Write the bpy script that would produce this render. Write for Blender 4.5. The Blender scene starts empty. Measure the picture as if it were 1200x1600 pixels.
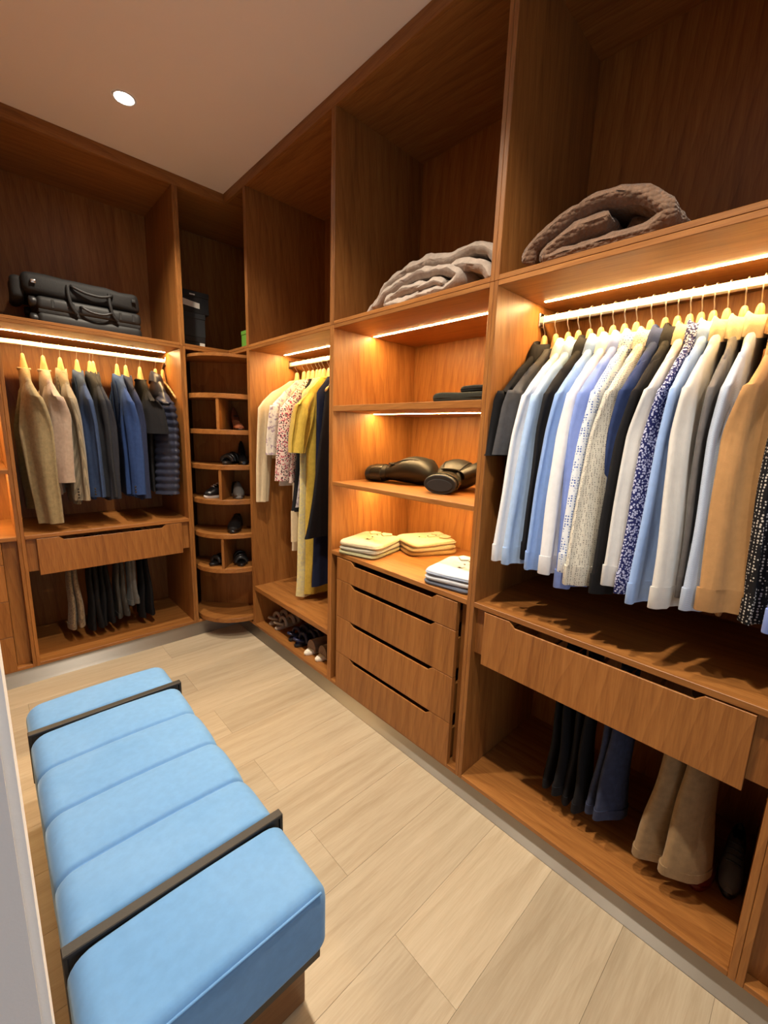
import bpy, bmesh, math, random
from mathutils import Vector, noise
R = math.radians
scene = bpy.context.scene
COL = scene.collection
random.seed(7)

# ------------------------------------------------------------------ camera
cd = bpy.data.cameras.new('camera'); cam = bpy.data.objects.new('camera', cd); COL.objects.link(cam)
cam.location = (-1.10979, -2.54770, 1.27618)
cam.rotation_euler = (R(79.45808), R(-1.85020), R(-43.14101))
cd.sensor_fit = 'VERTICAL'; cd.sensor_height = 24.0; cd.sensor_width = 18.0
cd.lens = 24.0 * 659.458 / 1600.0
cd.clip_start = 0.01
scene.camera = cam

# ------------------------------------------------------------------ world and exposure
w = bpy.data.worlds.new('world'); scene.world = w; w.use_nodes = True
w.node_tree.nodes['Background'].inputs[0].default_value = (0.62, 0.80, 1.0, 1)
w.node_tree.nodes['Background'].inputs[1].default_value = 0.8
scene.view_settings.view_transform = 'Standard'
scene.view_settings.look = 'None'
scene.view_settings.exposure = 0.22
scene.view_settings.gamma = 1.0
scene.view_settings.use_curve_mapping = False

SPOT_W = 98.0          # each ceiling downlight
LED_E = 240.0           # emission of the strip lights
DOWNLIGHTS = [(-0.562, -0.395), (-0.60, -1.36), (-0.60, -2.15), (-0.60, -2.95)]

# ------------------------------------------------------------------ materials
def nmat(name):
    m = bpy.data.materials.new(name); m.use_nodes = True
    nt = m.node_tree; b = nt.nodes['Principled BSDF']
    return m, nt, b
def nd(nt, t, **kw):
    n = nt.nodes.new(t)
    for k, v in kw.items(): setattr(n, k, v)
    return n
def ramp(nt, fac, stops):
    r = nd(nt, 'ShaderNodeValToRGB')
    e = r.color_ramp.elements
    e[0].position, e[0].color = stops[0][0], (*stops[0][1], 1)
    e[1].position, e[1].color = stops[-1][0], (*stops[-1][1], 1)
    for p, c in stops[1:-1]:
        q = e.new(p); q.color = (*c, 1)
    nt.links.new(fac, r.inputs[0]); return r.outputs[0]
def mix(nt, a, b, fac, mode='MIX'):
    m = nd(nt, 'ShaderNodeMix', data_type='RGBA', blend_type=mode)
    for s, v in ((m.inputs[0], fac), (m.inputs[6], a), (m.inputs[7], b)):
        if isinstance(v, (int, float)): s.default_value = v
        elif isinstance(v, tuple): s.default_value = (*v, 1)
        else: nt.links.new(v, s)
    return m.outputs[2]
def objcoord(nt, scale=(1, 1, 1), rnd=0.0, loc=(0, 0, 0)):
    t = nd(nt, 'ShaderNodeTexCoord'); v = t.outputs['Object']
    if rnd:
        oi = nd(nt, 'ShaderNodeObjectInfo')
        mm = nd(nt, 'ShaderNodeVectorMath', operation='SCALE'); mm.inputs[0].default_value = (1, 1.3, 0.7)
        ml = nd(nt, 'ShaderNodeMath', operation='MULTIPLY'); nt.links.new(oi.outputs['Random'], ml.inputs[0]); ml.inputs[1].default_value = rnd
        nt.links.new(ml.outputs[0], mm.inputs['Scale'])
        ad = nd(nt, 'ShaderNodeVectorMath', operation='ADD'); nt.links.new(v, ad.inputs[0]); nt.links.new(mm.outputs[0], ad.inputs[1]); v = ad.outputs[0]
    mp = nd(nt, 'ShaderNodeMapping'); mp.inputs['Scale'].default_value = scale; mp.inputs['Location'].default_value = loc
    nt.links.new(v, mp.inputs[0]); return mp.outputs[0]
def noise_t(nt, vec, scale, detail=4, rough=.55, dist=0):
    n = nd(nt, 'ShaderNodeTexNoise'); n.inputs['Scale'].default_value = scale; n.inputs['Detail'].default_value = detail
    n.inputs['Roughness'].default_value = rough; n.inputs['Distortion'].default_value = dist
    nt.links.new(vec, n.inputs['Vector']); return n.outputs[0]
def bump(nt, b, h, strength, dist=.002):
    n = nd(nt, 'ShaderNodeBump'); n.inputs['Strength'].default_value = strength; n.inputs['Distance'].default_value = dist
    nt.links.new(h, n.inputs['Height']); nt.links.new(n.outputs[0], b.inputs['Normal'])

def plain(name, col, rough=.5, metal=0.0, sheen=0.0, coat=0.0, nscale=0, namp=.1, bstr=0.0, bscale=300):
    m, nt, b = nmat(name)
    b.inputs['Roughness'].default_value = rough; b.inputs['Metallic'].default_value = metal
    b.inputs['Base Color'].default_value = (*col, 1)
    if sheen: b.inputs['Sheen Weight'].default_value = sheen; b.inputs['Sheen Roughness'].default_value = .4
    if coat: b.inputs['Coat Weight'].default_value = coat
    v = None
    if nscale:
        v = objcoord(nt)
        f = noise_t(nt, v, nscale)
        lo = tuple(c * (1 - namp) for c in col); hi = tuple(min(1, c * (1 + namp)) for c in col)
        nt.links.new(ramp(nt, f, [(.3, lo), (.7, hi)]), b.inputs['Base Color'])
    if bstr:
        v = v or objcoord(nt)
        bump(nt, b, noise_t(nt, v, bscale, 3), bstr)
    return m
def emis(name, col, s):
    m, nt, b = nmat(name); nt.nodes.remove(b)
    e = nd(nt, 'ShaderNodeEmission'); e.inputs[0].default_value = (*col, 1); e.inputs[1].default_value = s
    nt.links.new(e.outputs[0], nt.nodes['Material Output'].inputs[0]); return m

def wood(name, axis, light, mid, dark, rough=.42, wscale=16.0, tint=.10, cath=.30):
    m, nt, b = nmat(name)
    k = .05
    sc = {'x': (k, 1, 1), 'y': (1, k, 1), 'z': (1, 1, k)}[axis]
    v = objcoord(nt, sc, rnd=23.0)
    k2 = .16
    v2 = objcoord(nt, {'x': (k2, 1, 1), 'y': (1, k2, 1), 'z': (1, 1, k2)}[axis], rnd=23.0)
    wv = nd(nt, 'ShaderNodeTexWave', wave_type='BANDS', bands_direction='DIAGONAL', wave_profile='SAW')
    wv.inputs['Scale'].default_value = wscale; wv.inputs['Distortion'].default_value = 9.0; wv.inputs['Detail'].default_value = 3.0
    wv.inputs['Detail Scale'].default_value = .35; wv.inputs['Detail Roughness'].default_value = .5
    nt.links.new(v2, wv.inputs['Vector'])
    c1 = ramp(nt, wv.outputs[1], [(0.0, light), (.7, mid), (1.0, dark)])
    streak = noise_t(nt, v, 32, 6, .6)
    c0 = ramp(nt, streak, [(.30, dark), (.50, mid), (.72, light)])
    c1 = mix(nt, c0, c1, cath)
    fine = noise_t(nt, v, 260, 4, .6)
    c2 = mix(nt, c1, ramp(nt, fine, [(.40, dark), (.60, light)]), .22)
    big = noise_t(nt, v, 3.0, 2)
    c3 = mix(nt, c2, ramp(nt, big, [(.3, (.88, .88, .88)), (.7, (1.06, 1.06, 1.06))]), 1.0, 'MULTIPLY')
    oi = nd(nt, 'ShaderNodeObjectInfo')
    c4 = mix(nt, c3, ramp(nt, oi.outputs['Random'], [(0, (1 - tint,) * 3), (1, (1 + tint * .4,) * 3)]), 1.0, 'MULTIPLY')
    nt.links.new(c4, b.inputs['Base Color'])
    b.inputs['Roughness'].default_value = rough
    b.inputs['Specular IOR Level'].default_value = .35
    bump(nt, b, fine, .10, .001)
    return m
WL, WM, WD = (.40, .172, .046), (.30, .118, .028), (.17, .058, .013)
W = {a: wood('oak_veneer_' + a, a, WL, WM, WD) for a in 'xyz'}
FLOORM = wood('pale_oak_plank', 'x', (.545, .46, .335), (.475, .388, .27), (.385, .302, .20), rough=.38, wscale=9, tint=.12, cath=.22)
HANGW = wood('beech', 'x', (.60, .38, .17), (.54, .33, .14), (.44, .26, .10), rough=.35, wscale=14)
LEGW = wood('walnut_block', 'x', (.26, .13, .05), (.22, .10, .04), (.14, .06, .02))
WHITE = plain('white_paint', (.80, .79, .78), .6, bstr=.05, bscale=400)
CEIL = plain('ceiling_paint', (.90, .82, .75), .8, bstr=.05, bscale=500)
RAIL = plain('cream_rail', (.86, .80, .62), .35)
STEEL_HOOK = plain('hook_wire', (.72, .66, .55), .3, 1.0)
DARK = plain('black_void', (.012, .010, .009), .9)
LEDM = emis('led_strip', (1.0, .64, .27), LED_E)
LAMP = emis('lamp_lens', (1.0, .90, .76), 40.0)
CHROME = plain('chrome', (.75, .75, .75), .2, 1.0)
BLACKP = plain('black_plastic', (.012, .012, .013), .45)
BUTTON = plain('button', (.03, .025, .02), .35)
PALEBTN = plain('pearl_button', (.62, .60, .55), .3)
def steel(tan):
    m, nt, b = nmat('brushed_steel')
    b.inputs['Metallic'].default_value = 1.0; b.inputs['Base Color'].default_value = (.50, .49, .47, 1)
    b.inputs['Roughness'].default_value = .48
    b.inputs['Anisotropic'].default_value = .97; b.inputs['Anisotropic Rotation'].default_value = .25
    tg = nd(nt, 'ShaderNodeCombineXYZ')
    for i in range(3): tg.inputs[i].default_value = tan[i]
    nt.links.new(tg.outputs[0], b.inputs['Tangent'])
    return m
STEEL_R, STEEL_B = steel((0, 1, 0)), steel((1, 0, 0))

def fabric(name, col, pat=None, col2=None, scale=100, rough=.9, sheen=.25, bstr=.25, bscale=500, amp=.10, col3=None, wrinkle=.45):
    m, nt, b = nmat(name)
    b.inputs['Roughness'].default_value = rough
    b.inputs['Specular IOR Level'].default_value = .2
    lum = .3 * col[0] + .5 * col[1] + .2 * col[2]
    if sheen and lum > .09: b.inputs['Sheen Weight'].default_value = min(sheen, .12 if sheen < .5 else sheen * .4); b.inputs['Sheen Roughness'].default_value = .5
    v = objcoord(nt)
    n = noise_t(nt, v, 60, 4)
    lo = tuple(c * (1 - amp) for c in col); hi = tuple(min(1, c * (1 + amp)) for c in col)
    base = ramp(nt, n, [(.3, lo), (.7, hi)])
    if pat in ('dots', 'blobs'):
        vo = nd(nt, 'ShaderNodeTexVoronoi'); vo.inputs['Scale'].default_value = scale
        vo.inputs['Randomness'].default_value = .35 if pat == 'dots' else 1.0
        nt.links.new(v, vo.inputs['Vector'])
        th = .30 if pat == 'dots' else .42
        mk = ramp(nt, vo.outputs['Distance'], [(th, (1, 1, 1)), (th + .06, (0, 0, 0))])
        c2 = col2
        if col3:
            sx = nd(nt, 'ShaderNodeSeparateColor'); nt.links.new(vo.outputs['Color'], sx.inputs[0])
            rr = nd(nt, 'ShaderNodeValToRGB'); rr.color_ramp.interpolation = 'CONSTANT'
            rr.color_ramp.elements[0].color = (*col2, 1); rr.color_ramp.elements[1].color = (*col3, 1); rr.color_ramp.elements[1].position = .5
            nt.links.new(sx.outputs[0], rr.inputs[0]); c2 = rr.outputs[0]
        base = mix(nt, base, c2, mk)
    elif pat == 'weave':
        ck = nd(nt, 'ShaderNodeTexChecker'); ck.inputs['Scale'].default_value = scale; nt.links.new(v, ck.inputs['Vector'])
        ck.inputs[1].default_value = (1, 1, 1, 1); ck.inputs[2].default_value = (0, 0, 0, 1)
        base = mix(nt, base, col2, ck.outputs[1])
    elif pat == 'stripe':
        wv = nd(nt, 'ShaderNodeTexWave'); wv.inputs['Scale'].default_value = scale; wv.inputs['Distortion'].default_value = .5
        nt.links.new(v, wv.inputs['Vector'])
        base = mix(nt, base, col2, ramp(nt, wv.outputs[1], [(.5, (0, 0, 0)), (.62, (1, 1, 1))]))
    elif pat == 'mottle':
        n2 = noise_t(nt, v, scale, 3)
        base = mix(nt, base, col2, ramp(nt, n2, [(.52, (0, 0, 0)), (.6, (1, 1, 1))]))
    nt.links.new(base, b.inputs['Base Color'])
    wr = noise_t(nt, objcoord(nt, (20, 20, 3.2), rnd=9.0), 1.0, 3, .5, .4)
    b1 = nd(nt, 'ShaderNodeBump'); b1.inputs['Strength'].default_value = wrinkle; b1.inputs['Distance'].default_value = .012; nt.links.new(wr, b1.inputs['Height'])
    b2 = nd(nt, 'ShaderNodeBump'); b2.inputs['Strength'].default_value = bstr; b2.inputs['Distance'].default_value = .0015
    nt.links.new(noise_t(nt, v, bscale, 3), b2.inputs['Height']); nt.links.new(b1.outputs[0], b2.inputs['Normal']); nt.links.new(b2.outputs[0], b.inputs['Normal'])
    return m

# ------------------------------------------------------------------ mesh helpers
ORG = {}
def org(p):
    return ORG.get(p.name, Vector((0, 0, 0))) if p else Vector((0, 0, 0))
def props(o, label=None, cat=None, group=None, kind=None):
    if label: o['label'] = label
    if cat: o['category'] = cat
    if group: o['group'] = group
    if kind: o['kind'] = kind
    return o
def thing(name, label, cat, loc=(0, 0, 0), rz=0.0, group=None, rot=None):
    o = bpy.data.objects.new(name, None); COL.objects.link(o)
    o.empty_display_size = .05
    o.location = loc; o.rotation_euler = rot if rot else (0, 0, rz)
    ORG[o.name] = Vector(loc)
    return props(o, label, cat, group)
def link(name, me, mat, parent=None, local=False):
    """verts are world coordinates unless local=True (then coordinates of the parent)"""
    o = bpy.data.objects.new(name, me); COL.objects.link(o)
    if mat: me.materials.append(mat)
    if parent:
        o.parent = parent
        if not local:
            off = org(parent)
            for v in me.vertices: v.co -= off
        ORG[o.name] = org(parent)
    return o
def pmesh(name, verts, faces, mat, parent=None, local=False, smooth=False):
    me = bpy.data.meshes.new(name); me.from_pydata([tuple(v) for v in verts], [], faces)
    bm = bmesh.new(); bm.from_mesh(me); bmesh.ops.recalc_face_normals(bm, faces=bm.faces); bm.to_mesh(me); bm.free()
    if smooth: me.polygons.foreach_set('use_smooth', [True] * len(me.polygons))
    return link(name, me, mat, parent, local)
def bmobj(name, bm, mat, parent=None, local=False, smooth=False):
    bmesh.ops.recalc_face_normals(bm, faces=bm.faces)
    me = bpy.data.meshes.new(name); bm.to_mesh(me); bm.free()
    if smooth: me.polygons.foreach_set('use_smooth', [True] * len(me.polygons))
    return link(name, me, mat, parent, local)
def addbox(bm, x0, x1, y0, y1, z0, z1, bev=0.0, seg=1):
    x0, x1 = min(x0, x1), max(x0, x1); y0, y1 = min(y0, y1), max(y0, y1); z0, z1 = min(z0, z1), max(z0, z1)
    vs = [bm.verts.new(p) for p in ((x0, y0, z0), (x1, y0, z0), (x1, y1, z0), (x0, y1, z0), (x0, y0, z1), (x1, y0, z1), (x1, y1, z1), (x0, y1, z1))]
    fs = [bm.faces.new([vs[i] for i in f]) for f in ((3, 2, 1, 0), (4, 5, 6, 7), (0, 1, 5, 4), (1, 2, 6, 5), (2, 3, 7, 6), (3, 0, 4, 7))]
    if bev:
        es = list({e for f in fs for e in f.edges})
        bmesh.ops.bevel(bm, geom=es, offset=bev, segments=seg, affect='EDGES', profile=.5)
def box(name, x0, x1, y0, y1, z0, z1, mat, parent=None, bev=.0012, seg=1, local=False, smooth=False):
    bm = bmesh.new(); addbox(bm, x0, x1, y0, y1, z0, z1, bev, seg)
    return bmobj(name, bm, mat, parent, local, smooth)
def prism(name, poly, axis, a0, a1, mat, parent=None, bev=.0012, local=False):
    """poly in the plane across axis: axis x -> (y,z), y -> (x,z), z -> (x,y)"""
    def P(u, v, a): return {'x': (a, u, v), 'y': (u, a, v), 'z': (u, v, a)}[axis]
    bm = bmesh.new()
    A = [bm.verts.new(P(u, v, a0)) for u, v in poly]; Bv = [bm.verts.new(P(u, v, a1)) for u, v in poly]
    n = len(poly)
    bm.faces.new(A[::-1]); bm.faces.new(Bv)
    for i in range(n): bm.faces.new((A[i], A[(i + 1) % n], Bv[(i + 1) % n], Bv[i]))
    bmesh.ops.recalc_face_normals(bm, faces=bm.faces)
    if bev: bmesh.ops.bevel(bm, geom=list(bm.edges), offset=bev, segments=1, affect='EDGES')
    return bmobj(name, bm, mat, parent, local)
def loft_vf(rings, cap0=True, cap1=True, off=0):
    n = len(rings[0]); V = [p for r in rings for p in r]; F = []
    for i in range(len(rings) - 1):
        for j in range(n):
            a = i * n + j; b = i * n + (j + 1) % n
            F.append((a + off, b + off, b + n + off, a + n + off))
    if cap0: F.append(tuple(off + j for j in range(n))[::-1])
    if cap1: F.append(tuple(off + (len(rings) - 1) * n + j for j in range(n)))
    return V, F
def loft(name, rings, mat, parent=None, local=True, smooth=True, cap0=True, cap1=True, sharp=True):
    V, F = loft_vf(rings, cap0, cap1)
    o = pmesh(name, V, F, mat, parent, local, smooth)
    n = len(rings[0]); m = len(rings) * n
    for e in o.data.edges:
        a, b = sorted(e.vertices)
        if sharp and ((cap0 and b < n) or (cap1 and a >= m - n)): e.use_edge_sharp = True
    return o
def tube_rings(pts, rad, n=8):
    pts = [Vector(p) for p in pts]; rings = []
    up = None
    for i, p in enumerate(pts):
        t = (pts[min(i + 1, len(pts) - 1)] - pts[max(i - 1, 0)]).normalized()
        if up is None:
            up = Vector((0, 0, 1)) if abs(t.z) < .9 else Vector((0, 1, 0))
        s = t.cross(up).normalized(); up = s.cross(t).normalized()
        r = rad[i] if isinstance(rad, (list, tuple)) else rad
        rings.append([p + (s * math.cos(2 * math.pi * k / n) + up * math.sin(2 * math.pi * k / n)) * r for k in range(n)])
    return rings
def tube(name, pts, rad, mat, parent=None, local=True, n=8):
    return loft(name, tube_rings(pts, rad, n), mat, parent, local)
def catmull(pts, m=6):
    P = [Vector(p) for p in pts]; out = []
    for i in range(len(P) - 1):
        p0, p1, p2, p3 = P[max(i - 1, 0)], P[i], P[i + 1], P[min(i + 2, len(P) - 1)]
        for k in range(m):
            t = k / m
            out.append(.5 * ((2 * p1) + (p2 - p0) * t + (2 * p0 - 5 * p1 + 4 * p2 - p3) * t * t + (3 * p1 - p0 - 3 * p2 + p3) * t ** 3))
    out.append(P[-1]); return out
def sring(cx, cy, cz, a, b, n=24, p=2.0, fold=None):
    r = []
    for k in range(n):
        t = 2 * math.pi * k / n; c, s = math.cos(t), math.sin(t)
        x = a * math.copysign(abs(c) ** (2 / p), c); y = b * math.copysign(abs(s) ** (2 / p), s)
        if fold:
            d = fold(x / max(a, 1e-4), cz); y += d
        r.append(Vector((cx + x, cy + y, cz)))
    return r
def lerp(a, b, t): return a + (b - a) * t
def interp(tab, t):
    for (t0, v0), (t1, v1) in zip(tab, tab[1:]):
        if t <= t1:
            f = (t - t0) / (t1 - t0); f = max(0, min(1, f))
            return tuple(lerp(a, b, f) for a, b in zip(v0, v1)) if isinstance(v0, tuple) else lerp(v0, v1, f)
    return tab[-1][1]

# ------------------------------------------------------------------ room shell
H = 2.55
floor = props(box('floor', -1.95, .56, -3.65, .56, -.06, -.010, plain('screed', (.25, .2, .15), .9), bev=0), kind='structure')
seam0, pw = -.574, .1975
k = -4
rowi = 0
ROWS = []
y = seam0
while y < .012: y += pw
while y > -3.6:
    ROWS.append((y - pw, y)); y -= pw
for y0, y1 in ROWS:
    idx = round((seam0 - y1) / pw)
    joints = [-.46] if idx % 2 == 1 else ([-1.08, .10] if idx % 4 else [-.98])
    if idx == -1: joints = [-.46]
    xs = [-1.93] + [j for j in sorted(joints) if j < .0] + [.012]
    for xa, xb in zip(xs, xs[1:]):
        box('plank', xa + .0002, xb - .0002, y0 + .0002, min(y1, .0125) - .0002, -.010, 0.0, FLOORM, floor, bev=.0005)
props(box('ceiling', -1.95, .56, -3.65, .56, H, H + .06, CEIL, bev=0), kind='structure')
props(box('wall_right', .53, .58, -3.65, .58, -.06, H + .06, WHITE, bev=0), kind='structure')
props(box('wall_back', -1.95, .53, .53, .58, -.06, H + .06, WHITE, bev=0), kind='structure')
props(box('wall_left', -1.98, -1.93, -3.65, .53, -.06, H + .06, W['z'], bev=0), kind='structure')
# rear wall with a doorway behind the camera
wr = props(box('wall_rear', -.45, .53, -3.65, -3.60, -.06, H + .06, W['z'], bev=0), kind='structure')
box('lintel', -1.93, -.45, -3.65, -3.60, 2.15, H + .06, WHITE, wr, bev=0)
box('jamb', -1.93, -1.65, -3.65, -3.60, -.06, 2.15, WHITE, wr, bev=0)
# white partition end beside the camera
part = bmesh.new(); addbox(part, -1.93, -1.1165, -2.19, -2.07, 0, H)
ed = [e for e in part.edges if all(abs(v.co.x + 1.1165) < 1e-4 for v in e.verts) and abs(e.verts[0].co.z - e.verts[1].co.z) > 1]
bmesh.ops.bevel(part, geom=ed, offset=.006, segments=4, affect='EDGES')
props(bmobj('wall_entry', part, WHITE), kind='structure')

# plinths (brushed steel) and ceiling fascias
props(box('baseboard_right', .0125, .022, -3.58, .0125, 0, .087, STEEL_R, bev=0), kind='structure')
props(box('baseboard_back', -1.93, .0125, .0125, .022, 0, .087, STEEL_B, bev=0), kind='structure')
HF = 2.4985
prism('trim_1', [(0, -3.58), (0, 0), (.014, .014), (.014, -3.58)], 'z', HF, H, W['y'])['kind'] = 'structure'
prism('trim_2', [(-1.93, 0), (0, 0), (.014, .014), (-1.93, .014)], 'z', HF, H, W['x'])['kind'] = 'structure'

# ------------------------------------------------------------------ ceiling downlights
for i, (lx, ly) in enumerate(DOWNLIGHTS):
    lab = ['small round recessed downlight glowing in the ceiling near the cabinet corner',
           'recessed ceiling downlight above the drawer cabinet, out of frame', 'recessed ceiling downlight above the shirt cabinet, out of frame',
           'recessed ceiling downlight behind the camera', 'recessed ceiling downlight above the bench, out of frame'][i]
    t = thing('downlight', lab, 'light', (lx, ly, H), group='ceiling downlights')
    o0 = [(math.cos(2 * math.pi * k / 32), math.sin(2 * math.pi * k / 32)) for k in range(32)]
    rr = [(.034, -.0005), (.036, -.003), (.042, -.003), (.043, -.0002)]
    loft('trim_ring', [[(c * r, s * r, z) for c, s in o0] for r, z in rr], WHITE, t, cap0=False, cap1=False)
    pmesh('lens', [(c * .034, s * .034, -.001) for c, s in o0], [tuple(range(32))], LAMP, t, local=True)
    ld = bpy.data.lights.new('downlight_beam', 'SPOT'); ld.energy = SPOT_W * (.3 if ly < -2.5 else 1.0); ld.color = (1.0, .86, .68)
    ld.spot_size = R(122); ld.spot_blend = .85; ld.shadow_soft_size = .03
    lo = bpy.data.objects.new('downlight_beam', ld); COL.objects.link(lo); lo.location = (lx, ly, H - .012)

# ------------------------------------------------------------------ cabinets
# run 'R': position s is world y, depth d is world +x.  run 'B': s is world x, d is world +y.
def rb(name, run, s0, s1, d0, d1, z0, z1, mat, parent, bev=.0012):
    if run == 'R': return box(name, d0, d1, s0, s1, z0, z1, mat, parent, bev)
    return box(name, s0, s1, d0, d1, z0, z1, mat, parent, bev)
LONG = {'R': 'y', 'B': 'x'}
DEP = .50
ZL0, ZL1, ZU0, ZU1 = .087, 1.7122, 1.7128, HF
BT = .0142        # board thickness, two boards back to back between bays
ZS = .748         # counter height
def notched(run, parent, s0, s1, z0, z1, n0, n1, nd_, rise):
    """drawer front with a finger-pull notch, hollowed behind its thin lip"""
    sgn = 1 if s1 > s0 else -1
    bm = bmesh.new()
    for d0, d1, dn in ((-.001, .004, nd_), (.004, .017, nd_ + .022)):
        poly = [(s0, z0), (s1, z0), (s1, z1), (n1 + sgn * rise, z1), (n1, z1 - dn), (n0, z1 - dn), (n0 - sgn * rise, z1), (s0, z1)]
        P3 = (lambda u, v, d: (d, u, v)) if run == 'R' else (lambda u, v, d: (u, d, v))
        A = [bm.verts.new(P3(u, v, d0)) for u, v in poly]; Bv = [bm.verts.new(P3(u, v, d1)) for u, v in poly]; n = len(poly)
        bm.faces.new(A[::-1]); bm.faces.new(Bv)
        for i in range(n): bm.faces.new((A[i], A[(i + 1) % n], Bv[(i + 1) % n], Bv[i]))
    bmesh.ops.recalc_face_normals(bm, faces=bm.faces)
    bmesh.ops.bevel(bm, geom=[e for e in bm.edges if all((v.co.x if run == 'R' else v.co.y) < 0 for v in e.verts)], offset=.001, segments=1, affect='EDGES')
    return bmobj('drawer', bm, W['z'], parent)
def drawer(run, parent, s0, s1, z0, z1, n0, n1, nd_=.016, rise=.022, box_depth=.42):
    f = notched(run, parent, s0, s1, z0, z1, n0, n1, nd_, rise)
    a, b = min(s0, s1) + .01, max(s0, s1) - .01
    bm = bmesh.new()
    def ab(p0, p1, q0, q1, r0, r1):
        if run == 'R': addbox(bm, q0, q1, p0, p1, r0, r1)
        else: addbox(bm, p0, p1, q0, q1, r0, r1)
    top = z1 - nd_ - .024
    ab(a, a + .012, .018, box_depth, z0 + .01, top); ab(b - .012, b, .018, box_depth, z0 + .01, top)
    ab(a, b, box_depth - .012, box_depth, z0 + .01, top); ab(a, b, .018, box_depth, z0 + .01, z0 + .018)
    bmobj('drawer_box', bm, W['z'], f)
    return f
def led(run, parent, s0, s1, d, z, name='led_strip'):
    rb(name, run, s0, s1, d - .0055, d + .0055, z - .0010, z - .0002, LEDM, parent, 0)
def lower(run, s0, s1, label):
    """shell of a lower cabinet between s0 and s1 (outer faces)"""
    a, b = min(s0, s1), max(s0, s1)
    c = ((0, (a + b) / 2, 0) if run == 'R' else ((a + b) / 2, 0, 0))
    t = thing('wardrobe_cabinet', label, 'cabinet', (c[0], c[1], ZL0))
    rb('side_panel', run, a + .0003, a + BT, 0, DEP, ZL0, ZL1, W['z'], t); rb('side_panel', run, b - BT, b - .0003, 0, DEP, ZL0, ZL1, W['z'], t)
    rb('back_panel', run, a, b, DEP, DEP + .008, ZL0, ZL1, W['z'], t, 0)
    rb('top_panel', run, a + BT, b - BT, 0, DEP, ZL1 - .0142, ZL1, W[LONG[run]], t)
    rb('bottom_panel', run, a + BT, b - BT, 0, DEP, ZL0, ZL0 + .016, W[LONG[run]], t)
    return t
def upper(run, s0, s1, label):
    a, b = min(s0, s1), max(s0, s1)
    c = ((0, (a + b) / 2, 0) if run == 'R' else ((a + b) / 2, 0, 0))
    t = thing('overhead_cabinet', label, 'cabinet', (c[0], c[1], ZU0))
    rb('side_panel', run, a + .0003, a + BT, 0, DEP, ZU0, ZU1, W['z'], t); rb('side_panel', run, b - BT, b - .0003, 0, DEP, ZU0, ZU1, W['z'], t)
    rb('back_panel', run, a, b, DEP, DEP + .008, ZU0, ZU1 + .014, W['z'], t, 0)
    rb('top_panel', run, a, b, .0145, DEP, ZU1 + .0002, ZU1 + .014, W[LONG[run]], t)
    rb('bottom_panel', run, a + BT, b - BT, 0, DEP, ZU0, ZU0 + .0142, W[LONG[run]], t)
    return t
def rail(run, parent, a, b):
    o = rb('hanging_rail', run, a + BT, b - BT, .252, .268, 1.643, 1.665, RAIL, parent, .003)
    for s, e in ((a + BT, a + BT + .006), (b - BT - .006, b - BT)):
        rb('rail_bracket', run, s, e, .244, .276, 1.632, 1.676, CHROME, o, .002)
def trouser_drawer(run, parent, a, b):
    """shallow pull-out with trouser bars, between inset fillers"""
    for s, e in ((a + BT, a + BT + .042), (b - BT - .042, b - BT)):
        rb('filler_strip', run, s, e, .02, .45, .567, ZS - .018, W['z'], parent)
    s0, s1 = a + BT + .0415, b - BT - .0415
    poly_n0, poly_n1 = lerp(s0, s1, .16), lerp(s0, s1, .84)
    zt, zb = .727, .548
    f = notched(run, parent, s0, s1, zb, zt, poly_n0, poly_n1, .016, .018)
    for q in range(9):
        s = lerp(s0 + .05, s1 - .05, q / 8)
        if run == 'R': tube('trouser_bar', [(.02, s, .66), (.44, s, .66)], .005, CHROME, f, local=False)
        else: tube('trouser_bar', [(s, .02, .66), (s, .44, .66)], .005, CHROME, f, local=False)

P = [-.2498, -1.0245, -1.8025, -2.574, -3.35]
# dress bay
dress = lower('R', P[1], P[0], 'open wooden wardrobe section with long dresses and a low shoe shelf')
rb('shelf', 'R', P[1] + BT, P[0] - BT, 0, DEP, .318, .345, W['y'], dress)
rail('R', dress, P[1], P[0]); led('R', dress, P[1] + BT + .03, P[0] - BT - .03, .205, ZL1 - .0142)
upper('R', P[1], P[0], 'empty overhead cabinet above the long dresses')
# shelf and drawer bay
shelfbay = lower('R', P[2], P[1], 'open shelf cabinet with four drawers under lit orange compartments')
rb('shelf', 'R', P[2] + BT, P[1] - BT, 0, DEP, 1.362, 1.386, W['y'], shelfbay)
rb('shelf', 'R', P[2] + BT, P[1] - BT, 0, DEP, 1.043, 1.060, W['y'], shelfbay)
rb('shelf', 'R', P[2] + BT, P[1] - BT, 0, DEP, ZS - .019, ZS, W['y'], shelfbay)
for s, e in ((P[2] + BT, P[2] + BT + .036), (P[1] - BT - .042, P[1] - BT)):
    rb('filler_strip', 'R', s, e, .03, .45, ZL0 + .016, ZS - .019, W['z'], shelfbay)
zb = [.725, .6215, .4455, .2675, .092]
for i in range(4):
    drawer('R', shelfbay, -1.0815, -1.7515, zb[i + 1] + .0015, zb[i] - .0005, -1.203, -1.638, nd_=.017)
led('R', shelfbay, P[2] + BT + .03, P[1] - BT - .012, .215, ZL1 - .0142); led('R', shelfbay, P[2] + BT + .02, P[1] - BT - .012, .228, 1.362); led('R', shelfbay, P[2] + BT + .02, P[1] - BT - .012, .228, 1.043)
upper('R', P[2], P[1], 'overhead cabinet holding the pale grey blanket')
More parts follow.
